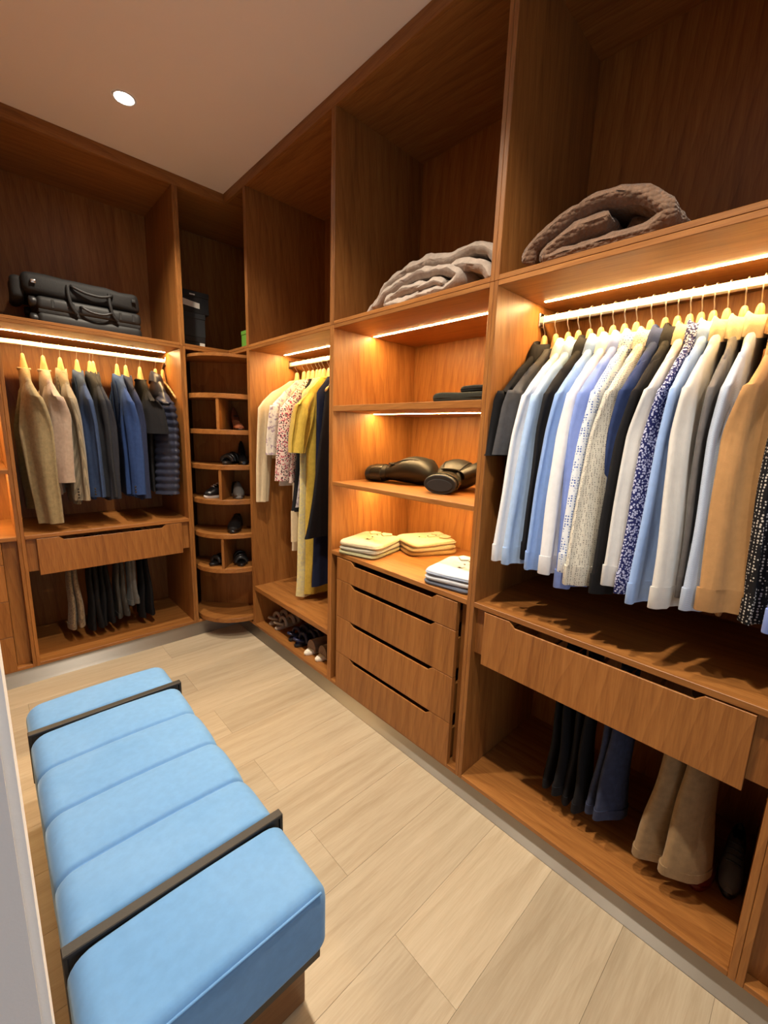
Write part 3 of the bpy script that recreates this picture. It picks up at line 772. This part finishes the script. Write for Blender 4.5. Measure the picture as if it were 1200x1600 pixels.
DR = [
 (-.335, 'blouse', 'cream long-sleeved blouse hanging first on the dress rail', 'blouse', 'cream', dict(cuff=(.230, -.795), sa=.058, ca=.038, hem=-.55, sw=.185, collar='crew', b=.016, cuffmat=False)),
 (-.410, 'blouse', 'white floral short-sleeved blouse beside the cream blouse', 'blouse', 'wflor', dict(sleeve='short', cuff=(.190, -.525), sa=.058, ca=.055, hem=-.70, sw=.15, collar='crew', b=.018)),
 (-.458, 'dress', 'narrow cream long dress behind the red patterned tunic', 'dress', 'check', dict(sleeve=None, hem=-1.08, hw=.115, sw=.10, collar='crew', b=.014)),
 (-.500, 'tunic', 'red, black and white patterned tunic', 'tunic', 'red', dict(sleeve='short', cuff=(.185, -.66), sa=.062, ca=.052, hem=-.675, hw=.16, sw=.13, collar='crew', b=.018)),
 (-.540, 'dress', 'black dress with pale hem below the red patterned tunic', 'dress', 'bw', dict(sleeve=None, hem=-.83, hw=.17, sw=.10, collar='crew', b=.015)),
 (-.572, 'dress', 'grey mottled dress edge beside the yellow dress', 'dress', 'grey', dict(sleeve=None, hem=-.80, hw=.165, sw=.10, collar='crew', b=.012)),
 (-.603, 'dress', 'long pale yellow printed dress reaching the shoe shelf', 'dress', 'pyel', dict(sleeve=None, hem=-1.300, hw=.185, sw=.14, collar='crew', b=.014, fold=2.8, hem_wave=.008)),
 (-.650, 'dress', 'long mustard yellow dress with puffed sleeve', 'dress', 'must', dict(sleeve='short', cuff=(.200, -.50), sa=.048, ca=.030, sb=.026, hem=-1.285, hw=.155, sw=.135, collar='crew', b=.016, fold=2.8, hem_wave=.008)),
 (-.755, 'coat', 'glossy black coat hanging over the yellow dress', 'coat', 'blk', dict(sleeve=None, hem=-.93, hw=.23, sw=.10, collar='crew', b=.018, fold=1.5)),
 (-.710, 'dress', 'long navy dress behind the black coat', 'dress', 'nav', dict(sleeve=None, hem=-1.22, hw=.15, sw=.12, collar='crew', b=.016)),
]
for s, nm, lab, cat, mk, kw in DR:
    kw = dict(kw)
    g = garment('R', s, nm, lab, cat, D[mk], G_DR, **kw)
    hanger('R', s, lab)
    if mk == 'bw':
        loft('pale_hem', [sring(0, 0, z, .172, .0165, 30, 2.6) for z in (-1.0, -.98, -.83, -.825)], D['cream'], g)

# ------------------------------------------------------------------ trousers on the pull-outs
def trousers(run, s, label, mat, hem, legs=2, wid=.11, d=.14, spread=.012, turn=.06, top=.655, th=.016, lean=0.0, tw=0.0):
    loc = (d, s, hem) if run == 'R' else (s, d, hem)
    t = thing('trousers', label, 'trousers', loc, R(180) if run == 'R' else R(-90), 'trousers hanging under the pull-out drawers')
    rnd = random.Random(label); L = top - hem
    for q in range(legs):
        ph = rnd.uniform(0, 6.28); rr = []
        yo = (q - (legs - 1) / 2) * spread * 2
        for i in range(22):
            u = i / 21; z = L * u
            a = lerp(wid / 2, wid * .36, u ** .8); b = lerp(th, th * .6, u)
            ring = sring(lean * (1 - u) + (.02 * q) * (1 - u), yo * lerp(1, .35, u), z + (0 if q == 0 else .012), a, b, 22, 2.2)
            for p in ring:
                p.y += .004 * math.sin(p.x * 60 + ph) * (1 - u) + .003 * math.sin(z * 22 + ph)
                tq = tw * (1 - .6 * u); dx_, dy_ = p.x, p.y - yo
                p.x, p.y = dx_ * math.cos(tq) - dy_ * math.sin(tq), yo + dx_ * math.sin(tq) + dy_ * math.cos(tq)
            rr.append(ring)
        leg = loft('leg', rr, mat, t)
        hr = [[Vector((p.x * 1.006, yo + (p.y - yo) * 1.02, p.z + dz)) for p in rr[0]] for dz in (-.0005, turn * .5, turn * .5 + .0005)]
        loft('hem_band', hr, mat, leg)
    loft('fold', [sring(-.0, 0, z, wid * .34, th * 1.1, 18, 2.2) for z in (L - .03, L, L + .012, L + .016)], mat, t)
    return t
T = {}
T['black'] = fabric('black_trouser', (.008, .008, .010)); T['navy'] = fabric('navy_denim', (.030, .038, .075), amp=.2); T['khaki'] = fabric('khaki_corduroy', (.24, .155, .075), amp=.12, bstr=.4)
T['tweed'] = fabric('brown_tweed', (.20, .15, .10), 'mottle', (.10, .075, .05), 120); T['dgrey'] = fabric('dark_grey_stripe', (.035, .034, .034), 'stripe', (.06, .06, .058), 60); T['grey'] = fabric('mid_grey_wool', (.10, .10, .10))
trousers('R', -2.085, 'black trousers hanging leftmost under the wide drawer', T['black'], .165, 2, .14, .17, .022)
trousers('R', -2.150, 'second pair of black trousers under the wide drawer, right of the first', T['black'], .150, 2, .12, .16, .020)
trousers('R', -2.245, 'dark navy jeans hanging between black and khaki trousers', T['navy'], .185, 2, .12, .14, .018, tw=-.5)
trousers('R', -2.418, 'khaki brown trousers with turned hems under the wide drawer', T['khaki'], .165, 2, .135, .125, .040, .05, th=.024, tw=-.75)
trousers('B', -.835, 'brown tweed trousers hanging leftmost under the back drawer', T['tweed'], .185, 2, .11, .16, .018)
trousers('B', -.745, 'black trousers right of the brown tweed pair under the back drawer', T['black'], .15, 2, .13, .18, .018)
trousers('B', -.690, 'third dark trousers from the left under the back drawer', T['black'], .16, 2, .12, .18, .018)
trousers('B', -.620, 'dark grey striped trousers under the back drawer', T['dgrey'], .19, 2, .12, .16, .018)
trousers('B', -.560, 'mid grey trousers under the back drawer, shorter than their neighbours', T['grey'], .25, 2, .09, .15, .012)
trousers('B', -.490, 'black trousers rightmost under the back drawer', T['black'], .15, 2, .14, .19, .022)

# ------------------------------------------------------------------ blankets on the overhead shelves
def ribbon(paths, x0, x1, thick, name, label, mat, nx=22, jit=.006, seed=1.0, slant=0.0):
    ys = [p[0] for q in paths for p in q[0]]; zs = [p[1] for q in paths for p in q[0]]
    t = thing(name, label, 'blanket', ((x0 + x1) / 2, sum(ys) / len(ys), min(zs)))
    for ctrl, th, dx in paths:
        pl = catmull([(p[0], p[1], 0) for p in ctrl], 7); n = len(pl); rings = []
        for i in range(nx + 1):
            u = i / nx; x = lerp(x0 + dx, x1, u)
            e = min(u, 1 - u) * (x1 - x0); q = min(1, e / (th * .5)); sc = math.sqrt(max(.0, 1 - (1 - q) ** 2)) * .92 + .08
            A, Bq = [], []
            for j, p in enumerate(pl):
                d = (pl[min(j + 1, n - 1)] - pl[max(j - 1, 0)]).normalized(); nv = Vector((-d.y, d.x, 0))
                endq = min(j, n - 1 - j) / 3.0; es = math.sqrt(max(0.05, 1 - max(0, 1 - endq) ** 2))
                h = th / 2 * sc * es
                for L, sg in ((A, 1), (Bq, -1)):
                    c = p + nv * h * sg
                    w = Vector((x + slant * (c.y - zs[0]), c.x, c.y))
                    nz = noise.noise_vector(w * 22 + Vector((seed, seed * 2, 0))) * jit + noise.noise_vector(w * 60 + Vector((seed, 0, 0))) * jit * .4
                    L.append(w + nz)
            rings.append(A + Bq[::-1])
        loft('fold', rings, mat, t, local=False, sharp=False)
    return t
BROWN = fabric('brown_waffle_fleece', (.175, .105, .068), amp=.2, bstr=1.0, bscale=120, sheen=.5)
_nt = BROWN.node_tree; _vo = nd(_nt, 'ShaderNodeTexVoronoi'); _vo.inputs['Scale'].default_value = 85; _vo.inputs['Randomness'].default_value = .4
_nt.links.new(objcoord(_nt), _vo.inputs['Vector']); _bp = nd(_nt, 'ShaderNodeBump'); _bp.inputs['Strength'].default_value = .9; _bp.inputs['Distance'].default_value = .006; _bp.invert = True
_nt.links.new(_vo.outputs['Distance'], _bp.inputs['Height']); _pb = _nt.nodes['Principled BSDF']
_nt.links.new(_pb.inputs['Normal'].links[0].from_socket, _bp.inputs['Normal']); _nt.links.new(_bp.outputs[0], _pb.inputs['Normal'])
GREYF = fabric('grey_plush', (.40, .335, .285), amp=.14, bstr=1.0, bscale=260, sheen=.6)
ribbon([([(-2.085, 1.806), (-2.00, 1.800), (-1.932, 1.771), (-1.945, 1.752), (-2.06, 1.750), (-2.17, 1.755), (-2.205, 1.785), (-2.14, 1.838), (-2.06, 1.854), (-1.965, 1.835), (-1.890, 1.795), (-1.862, 1.752)], .040, .0),
        ([(-2.20, 1.752), (-2.17, 1.79), (-2.12, 1.80), (-2.11, 1.765)], .034, .07)], .035, .36, .04, 'blanket', 'brown waffle-textured blanket folded in an arch on the overhead shelf', BROWN, seed=3.1, jit=.007)
ribbon([([(-1.50, 1.775), (-1.40, 1.785), (-1.31, 1.765), (-1.33, 1.748), (-1.47, 1.746), (-1.60, 1.752), (-1.63, 1.785), (-1.55, 1.815), (-1.43, 1.822), (-1.31, 1.795), (-1.235, 1.752)], .034, .0),
        ([(-1.150, 1.745), (-1.200, 1.775), (-1.275, 1.835), (-1.37, 1.862), (-1.48, 1.868), (-1.58, 1.852), (-1.66, 1.862), (-1.735, 1.835), (-1.765, 1.77)], .036, .035),
        ([(-1.56, 1.80), (-1.64, 1.815), (-1.71, 1.79), (-1.745, 1.748)], .036, .015),
        ([(-1.47, 1.765), (-1.53, 1.782), (-1.58, 1.765)], .026, -.005)], .035, .36, .034, 'blanket', 'pale grey plush blanket heaped in soft folds on the overhead shelf', GREYF, seed=8.7, jit=.008)

# ------------------------------------------------------------------ suitcases, bag and boxes
CASE = plain('dark_grey_shell', (.009, .0095, .010), .6, bstr=.15, bscale=250); NYLON = plain('black_nylon', (.004, .004, .0045), .75, bstr=.4, bscale=180)
ZT = ZU0 + .0142
def rbox(name, x0, x1, y0, y1, z0, z1, r, mat, parent, jit=0.0, local=False):
    bm = bmesh.new(); addbox(bm, x0, x1, y0, y1, z0, z1, r, 4)
    if jit:
        bmesh.ops.subdivide_edges(bm, edges=[e for e in bm.edges if e.calc_length() > .06], cuts=6, use_grid_fill=True)
        for v in bm.verts: v.co += noise.noise_vector(v.co * 11) * jit
    return bmobj(name, bm, mat, parent, local, True)
sc_ = thing('suitcase', 'dark grey hard-shell suitcase lying on the overhead shelf under the soft bag', 'suitcase', (-.64, .28, ZT))
rbox('lower_shell', -.862, -.420, .115, .44, ZT, ZT + .064, .022, CASE, sc_); rbox('upper_shell', -.862, -.420, .115, .44, ZT + .070, ZT + .135, .022, CASE, sc_)
rbox('zip_band', -.856, -.426, .121, .434, ZT + .058, ZT + .076, .004, NYLON, sc_)
tube('handle', catmull([(-.69, .116, ZT + .112), (-.685, .098, ZT + .108), (-.65, .092, ZT + .092), (-.60, .092, ZT + .090), (-.565, .098, ZT + .104), (-.56, .116, ZT + .108)], 5), .006, BLACKP, sc_, local=False)
for zz in (.030, .105):
    for yy in (.145, .405):
        rg = [[(-.866 - d, yy + r * math.cos(q * .5236), ZT + zz + r * math.sin(q * .5236)) for q in range(12)] for d, r in ((-.02, .012), (0, .024), (.018, .024), (.022, .015))]
        loft('wheel', rg, BLACKP, sc_, local=False)
for xx in (-.80, -.72, -.52, -.46):
    box('rib', xx - .006, xx + .006, .1135, .118, ZT + .085, ZT + .122, CASE, sc_, .0015)
bag = thing('travel_bag', 'black soft travel bag lying on top of the hard suitcase', 'bag', (-.66, .28, ZT + .137))
rbox('bag_body', -.905, -.425, .125, .43, ZT + .137, ZT + .232, .030, NYLON, bag, jit=.012)
rbox('side_pocket', -.945, -.895, .15, .38, ZT + .11, ZT + .21, .02, NYLON, bag, jit=.008)
tube('bag_handle', catmull([(-.72, .127, ZT + .205), (-.71, .112, ZT + .195), (-.66, .105, ZT + .178), (-.60, .105, ZT + .176), (-.56, .112, ZT + .19), (-.55, .127, ZT + .20)], 5), .007, CASE, bag, local=False)
for xx in (-.735, -.565):
    tube('bag_strap', catmull([(xx, .118, ZT + .20), (xx, .106, ZT + .15), (xx + .01, .104, ZT + .10), (xx + .03, .108, ZT + .072)], 5), .008, NYLON, bag, local=False)
for xx, zz in ((-.865, .188), (-.455, .19)):
    rbox('buckle', xx - .01, xx + .01, .108, .120, ZT + zz - .008, ZT + zz + .008, .003, CHROME if xx < -.6 else CASE, bag)
LABELW = plain('paper_label', (.62, .60, .56), .7)
BOXB = plain('black_card', (.010, .010, .012), .5); BOXD = plain('dark_grey_card', (.020, .022, .026), .5)
for z0, z1, x0, x1, m, lab in ((0, .075, -.232, -.075, BOXB, 'lowest black shoe box in the dark corner cabinet, with small white label'), (.0755, .205, -.232, -.070, BOXD, 'dark grey box in the middle of the corner cabinet stack'), (.2055, .325, -.236, -.045, BOXB, 'topmost black box in the corner cabinet with a pale torn label')):
    t = thing('storage_box', lab, 'box', ((x0 + x1) / 2, .25, ZT + z0), group='boxes in the corner cabinet')
    box('box_body', x0, x1, .15, .40, ZT + z0, ZT + z1 - .03, m, t, .002)
    box('lid', x0 - .002, x1 + .002, .148, .402, ZT + z1 - .03, ZT + z1, m, t, .002)
    if z0 == 0: box('label', -.108, -.078, .1465, .1479, ZT + .005, ZT + .042, LABELW, t, 0)
    elif z0 > .2:
        prism('label', [(-.232, ZT + .245), (-.10, ZT + .232), (-.10, ZT + .262), (-.15, ZT + .268), (-.232, ZT + .282)], 'y', .1465, .1479, LABELW, t, 0)
        box('print_mark', -.155, -.125, .1465, .1479, ZT + .302, ZT + .309, LABELW, t, 0)
    else: box('print_mark', -.19, -.155, .1485, .1499, ZT + .178, ZT + .186, LABELW, t, 0)
gb = thing('storage_box', 'small green box peeping out beside the corner cabinet side panel', 'box', (.14, -.08, ZT))
GREENM = plain('green_card', (.16, .42, .06), .5)
box('box_body', .08, .20, -.17, -.008, ZT, ZT + .095, GREENM, gb, .002); box('lid', .078, .202, -.172, -.006, ZT + .095, ZT + .118, GREENM, gb, .002)

# ------------------------------------------------------------------ boxing gloves
GLV = plain('black_leather', (.010, .010, .009), .48, bstr=.12, bscale=200); GLS = plain('glossy_cuff', (.022, .021, .016), .26, bstr=.05)
def glove(label, loc, rot, flip=1, scl=(1, 1, 1)):
    t = thing('boxing_glove', label, 'boxing glove', loc, rot=rot, group='boxing gloves on the lit shelf'); t.scale = scl
    def rg(tab, n=24, m=14):
        rr = []
        x0, x1 = tab[0][0], tab[-1][0]
        pl = catmull([(p[0], p[1], p[2]) for p in tab], m // 3); pc = catmull([(p[3], p[4], 0) for p in tab], m // 3)
        for p, c in zip(pl, pc): rr.append([Vector((p.x, c.x + p.y * math.cos(2 * math.pi * q / n), c.y + p.z * math.sin(2 * math.pi * q / n))) for q in range(n)])
        return rr
    loft('mitt', rg([(.070, .040, .030, 0, .038), (.105, .046, .036, 0, .044), (.15, .064, .050, 0, .055), (.195, .072, .056, .002, .057), (.235, .070, .053, .004, .053), (.265, .052, .040, .004, .047), (.278, .016, .012, .004, .043)]), GLV, t)
    loft('cuff', rg([(0, .052, .028, 0, .029), (.005, .057, .033, 0, .034), (.05, .052, .034, 0, .036), (.080, .044, .033, 0, .040)]), GLV, t, cap0=True)
    loft('wrist_strap', rg([(.020, .0575, .0345, 0, .0355), (.024, .0590, .0362, 0, .0362), (.060, .0545, .0365, 0, .0378), (.064, .0525, .035, 0, .0378)]), GLS, t, cap0=False, cap1=False)
    loft('cuff_opening', rg([(-.001, .045, .022, 0, .0295), (-.0025, .043, .020, 0, .0295)]), DARK, t)
    tb = catmull([(.105, flip * .040, .060), (.145, flip * .066, .076), (.185, flip * .074, .080), (.222, flip * .064, .076), (.240, flip * .054, .070)], 4)
    n = len(tb); loft('thumb', tube_rings(tb, [lerp(.016, .026, min(1, i / n * 2.2)) * (1 if i < n - 4 else math.sqrt(max(.02, 1 - ((i - n + 5) / 5) ** 2))) for i in range(n)], 12), GLV, t)
    for q in (-1, 1): tube('seam', catmull([(.10, q * .030, .074), (.15, q * .040, .096), (.20, q * .042, .101), (.245, q * .034, .088)], 4), .002, DARK, t, n=6)
    loft('strap_tab', [[Vector((x, .030 * math.cos(q * .5236), .079 + .004 * math.sin(q * .5236))) for q in range(12)] for x in (.088, .091, .108, .111)], GLS, t)
    return t
glove('black boxing glove lying on its side with the cuff to the left', (.185, -1.085, 1.0602), (R(0), R(0), R(-68)), 1, (1.16, 1.1, 1.08))
glove('black boxing glove with its open cuff facing the room', (.110, -1.556, 1.0602), (R(0), R(0), R(16)), -1, (.95, 1.15, 1.1))

# ------------------------------------------------------------------ folded clothes
def folded(name, label, cat, loc, rz, a, b, h, mat, group, collar=False, seed=1):
    t = thing(name, label, cat, loc, rz, group)
    rr = []
    for k in range(9):
        u = k / 8; z = h * u; q = math.sqrt(max(0, 1 - (2 * u - 1) ** 2)); e = lerp(.94, 1.0, q)
        ring = []
        for p in sring(0, 0, z, a / 2 * e, b / 2 * e, 40, 7):
            n = noise.noise_vector(Vector((p.x * 14 + seed, p.y * 14, u)))
            ring.append(Vector((p.x + n.x * .006, p.y + n.y * .006, z + (n.z * .004 if u > .5 else 0))))
        rr.append(ring)
    top = rr[-1]; c = sum(top, Vector()) / len(top)
    for f in (.7, .4, .1): rr.append([c + (p - c) * f + Vector((0, 0, .003 * (1 - f) + .002 * math.sin(p.x * 40 + seed))) for p in top])
    loft('folded_body', rr, mat, t)
    # layered edge
    loft('folded_sleeve', [[Vector((p.x * g, p.y * g, h * z)) for p in sring(0, 0, 0, a / 2, b / 2, 40, 7)] for z, g in ((.42, .985), (.46, 1.012), (.54, 1.012), (.58, .985))], mat, t)
    if collar:
        for sg in (1, -1):
            pl = [(a * .44, sg * .004), (a * .46, sg * .050), (a * .36, sg * .060), (a * .22, sg * .034), (a * .33, sg * .006)]
            prism('collar', pl, 'z', h + .001, h + .0085, mat, t, .0015, local=True)
        prism('placket', [(a * .33, -.010), (a * .33, .010), (-a * .12, .010), (-a * .12, -.010)], 'z', h - .001, h + .0045, mat, t, .001, local=True)
        for q in range(3):
            bm = bmesh.new(); bmesh.ops.create_cone(bm, cap_ends=True, segments=10, radius1=.004, radius2=.004, depth=.002)
            for v in bm.verts: v.co += Vector((a * .24 - q * .045, 0, h + .0055))
            bmobj('button', bm, BUTTON, t, local=True)
    return t
FO = {k: fabric('folded_' + k, tuple(q * .74 for q in c), amp=.06) for k, c in dict(cream=(.66, .56, .36), grey=(.45, .42, .33), sage=(.44, .42, .24), ecru=(.62, .52, .30), tan=(.50, .32, .12), sky=(.52, .62, .78), pale=(.60, .64, .70), slate=(.16, .19, .26), white=(.68, .66, .60), dark=(.030, .032, .024), dark2=(.018, .018, .016)).items()}
GF = 'folded clothes on the drawer counter'
zc = ZS
for lst in (
  [('sage', 'sage green folded shirt at the bottom of the front left pile', 0), ('grey', 'grey folded shirt in the middle of the front left pile', 0), ('cream', 'cream folded polo shirt with dark buttons on the front left pile', 1)],):
    z = ZS + .0003
    for i, (m, lab, cl_) in enumerate(lst):
        folded('folded_shirt', lab, 'shirt', (.130, -1.162, z), R(14 + 2 * i), .25 - .006 * i, .205, .018 if i < 2 else .022, FO[m], GF, cl_, i + 1); z += (.0183 if i < 2 else .02)
z = ZS + .0003
for i, (m, lab, cl_) in enumerate([('tan', 'tan folded trousers at the bottom of the rear pile', 0), ('ecru', 'ecru folded polo shirt in the middle of the rear pile', 0), ('cream', 'pale cream folded polo shirt on top of the rear pile', 1)]):
    folded('folded_shirt', lab, 'shirt', (.345, -1.300, z), R(-24 + 3 * i), .235, .20, .020, FO[m], GF, cl_, i + 5); z += .0203
z = ZS + .0003
for i, (m, lab, cl_) in enumerate([('slate', 'slate blue folded shirt at the bottom of the right pile', 0), ('pale', 'pale blue folded shirt in the middle of the right pile', 0), ('sky', 'light blue folded shirt with collar on top of the right pile', 1)]):
    folded('folded_shirt', lab, 'shirt', (.135, -1.668, z), R(8 + 2 * i), .245, .205, .018, FO[m], GF, cl_, i + 9); z += .0183 if i < 2 else .02
folded('flat_cap', 'dark olive flat cap lying on the upper lit shelf', 'cap', (.155, -1.645, 1.3863), R(4), .19, .23, .034, FO['dark'], 'caps on the upper shelf', 0, 21)
folded('flat_cap', 'smaller black cap resting on the olive cap', 'cap', (.17, -1.700, 1.4235), R(-6), .16, .14, .020, FO['dark2'], 'caps on the upper shelf', 0, 25)

# ------------------------------------------------------------------ shoes
def sole_outline(L, wd, n=28):
    pts = []
    for k in range(n):
        t = 2 * math.pi * k / n; x = L / 2 * math.cos(t)
        u = (x + L / 2) / L
        w_ = interp([(0, .62), (.18, .74), (.42, .66), (.72, 1.0), (1, .85)], u)
        pts.append((x, wd / 2 * w_ * math.copysign(abs(math.sin(t)) ** .8, math.sin(t))))
    return pts
def shoe(kind, label, loc, rz, mat, solem, L=.235, wd=.085, group='shoes', name=None, insole=None):
    t = thing(name or {'sandal': 'sandal', 'slipper': 'slipper', 'heel': 'high_heel_shoe'}.get(kind, 'shoe'), label, 'shoe', loc, rz, group)
    out = sole_outline(L, wd)
    sh = .018 if kind != 'heel' else .008
    def lift(x):
        if kind != 'heel': return 0.0
        u = (x + L / 2) / L; return .085 * (1 - min(1, u / .62)) ** 1.1
    rr = [[Vector((x * g, y_ * g, z + lift(x))) for x, y_ in out] for z, g in ((0, .96), (sh * .3, 1), (sh * .85, 1), (sh, .97))]
    loft('sole', rr, solem, t)
    loft('insole', [[Vector((x * .93, y_ * .9, sh + dz + lift(x))) for x, y_ in out] for dz in (.0002, .003)], insole or mat, t)
    if kind in ('shoe', 'sneaker', 'heel'):
        rr = []
        for i in range(22):
            u = i / 21; x = lerp(-L / 2 * .95, L / 2 * .96, u)
            wv = wd / 2 * interp([(0, .42), (.06, .62), (.2, .74), (.42, .70), (.72, .98), (.93, .74), (1, .30)], u)
            if kind == 'heel': hv = interp([(0, .045), (.2, .040), (.45, .022), (.6, .022), (.75, .035), (1, .012)], u)
            else: hv = interp([(0, .062), (.08, .072), (.3, .060), (.45, .078), (.6, .058), (.8, .040), (1, .016)], u)
            n = 18; ring = []
            for q in range(n):
                tt = 2 * math.pi * q / n; cy_, sz_ = math.cos(tt), math.sin(tt)
                zz = sh + lift(x) + (hv * max(0, sz_) ** .8 if sz_ > 0 else 0)
                ring.append(Vector((x, wv * cy_, zz)))
            rr.append(ring)
        loft('upper', rr, mat, t)
        loft('opening', [[Vector((lerp(-L * .44, -L * .05 if kind != 'heel' else L * .1, .5) + rx * L * .17 * math.cos(q * .5236), wd * .24 * rx * math.sin(q * .5236), sh + lift(-L * .2) + .066 * (1 if kind != 'heel' else .45) + dz)) for q in range(12)] for rx, dz in ((1, 0), (.85, .004), (.8, .0))], DARK, t)
        if kind == 'heel': loft('heel', [[Vector((-L * .44 + r * math.cos(q * .785), r * math.sin(q * .785), z)) for q in range(8)] for z, r in ((0, .005), (.05, .007), (.085, .016))], mat, t)
        if kind == 'sneaker':
            for q in range(4): tube('lace', [(.0 + q * .016, -.016, sh + .068 - q * .007), (.004 + q * .016, 0, sh + .073 - q * .007), (.0 + q * .016, .016, sh + .068 - q * .007)], .0025, solem, t, n=6)
    elif kind == 'sandal':
        for xf, hz, r in ((.26, .030, .013), (.08, .036, .012), (-.20, .044, .010)):
            pts = [(xf * L, wd * .46 * math.cos(q * math.pi / 8), sh + hz * math.sin(q * math.pi / 8)) for q in range(9)]
            tube('strap', pts, r, mat, t, n=8)
        tube('heel_strap', catmull([(-.30 * L, wd * .36, sh + .014), (-.45 * L, wd * .2, sh + .028), (-.48 * L, 0, sh + .030), (-.45 * L, -wd * .2, sh + .028), (-.30 * L, -wd * .36, sh + .014)], 4), .008, mat, t, n=8)
    elif kind == 'slipper':
        rr = []
        for i in range(14):
            u = i / 13; x = lerp(-L * .30, L * .49, u)
            wv = wd / 2 * interp([(0, .86), (.6, 1.02), (.9, .80), (1, .40)], u); hv = interp([(0, .062), (.4, .052), (.9, .030), (1, .012)], u)
            rr.append([Vector((x, wv * math.cos(q * math.pi / 8), sh * .6 + hv * max(0, math.sin(q * math.pi / 8)) ** .7)) for q in range(9)] + [Vector((x, -wv * f, sh * .6)) for f in (.5, 0, -.5)])
        loft('upper', rr, mat, t)
    return t
SM = dict(cream=plain('cream_leather', (.42, .34, .25), .6), navy=plain('navy_leather', (.012, .016, .05), .35), taupe=fabric('taupe_felt', (.20, .135, .10), bstr=.5), fleece=fabric('white_fleece', (.75, .70, .60), bstr=.6),
          black=plain('black_shoe_leather', (.010, .010, .011), .28), brown=plain('brown_patent', (.20, .065, .03), .22), white=plain('white_rubber', (.6, .58, .55), .5), grey=plain('grey_suede', (.12, .115, .11), .7), red=plain('red_leather', (.12, .012, .012), .35))
zb0 = ZL0 + .0163
GS = 'shoes on the low shelf under the dresses'
shoe('sandal', 'cream strappy sandal nearest the corner on the low shoe shelf', (.150, -.325, zb0), R(10), SM['cream'], SM['cream'], .20, .07, GS)
shoe('sandal', 'second cream strappy sandal, right of its mate on the low shoe shelf', (.145, -.410, zb0), R(6), SM['cream'], SM['cream'], .20, .07, GS)
shoe('sandal', 'navy sandal left of its mate on the low shoe shelf', (.135, -.580, zb0), R(8), SM['navy'], SM['black'], .20, .075, GS)
shoe('sandal', 'navy sandal next to the taupe slippers', (.125, -.665, zb0), R(4), SM['navy'], SM['black'], .20, .075, GS)
shoe('slipper', 'taupe felt slipper with white fleece insole, left of the pair', (.135, -.770, zb0), R(4), SM['taupe'], SM['fleece'], .23, .082, GS, insole=SM['fleece'])
shoe('slipper', 'taupe felt slipper with white fleece insole beside the side panel', (.145, -.862, zb0), R(2), SM['taupe'], SM['fleece'], .23, .082, GS, insole=SM['fleece'])
shoe('sandal', 'pale sandal half hidden under the yellow dress hem', (.20, -.835, .3453), R(35), SM['white'], SM['cream'], .20, .07, GS)
GC = 'shoes on the round corner rack'
def cpos(ang, r, tier): return (CC[0] + r * math.cos(R(ang)), CC[1] + r * math.sin(R(ang)), TIER[tier] + .0003)
shoe('heel', 'glossy brown high-heeled shoe on the top compartment of the corner rack', cpos(257, .135, 5), R(257), SM['brown'], SM['black'], .19, .065, GC)
shoe('sandal', 'black strappy sandal on the second open tier of the corner rack', cpos(238, .125, 4), R(225), SM['black'], SM['black'], .19, .07, GC)
shoe('heel', 'black heeled shoe at the right of the second open tier', cpos(268, .135, 4), R(250), SM['black'], SM['black'], .18, .06, GC)
shoe('sneaker', 'black sneaker with white sole left of the middle divider', cpos(205, .125, 3), R(190), SM['black'], SM['white'], .21, .075, GC)
shoe('shoe', 'grey suede shoe right of the middle divider', cpos(255, .125, 3), R(250), SM['grey'], SM['grey'], .19, .07, GC)
shoe('shoe', 'round black leather shoe on the tier above the lowest divider', cpos(246, .125, 2), R(235), SM['black'], SM['black'], .21, .085, GC)
shoe('sandal', 'black sandal left of the lowest divider', cpos(205, .125, 1), R(200), SM['black'], SM['black'], .20, .07, GC)
shoe('sandal', 'black sandal right of the lowest divider', cpos(256, .125, 1), R(250), SM['black'], SM['black'], .19, .07, GC)
GB = 'shoes under the khaki trousers'
shoe('shoe', 'dark red leather shoe behind the khaki trousers', (.27, -2.455, zb0), R(185), SM['red'], SM['red'], .24, .085, GB)
shoe('sneaker', 'grey and black sneaker in the corner right of the khaki trousers', (.30, -2.525, zb0), R(182), SM['grey'], SM['black'], .22, .06, GB)
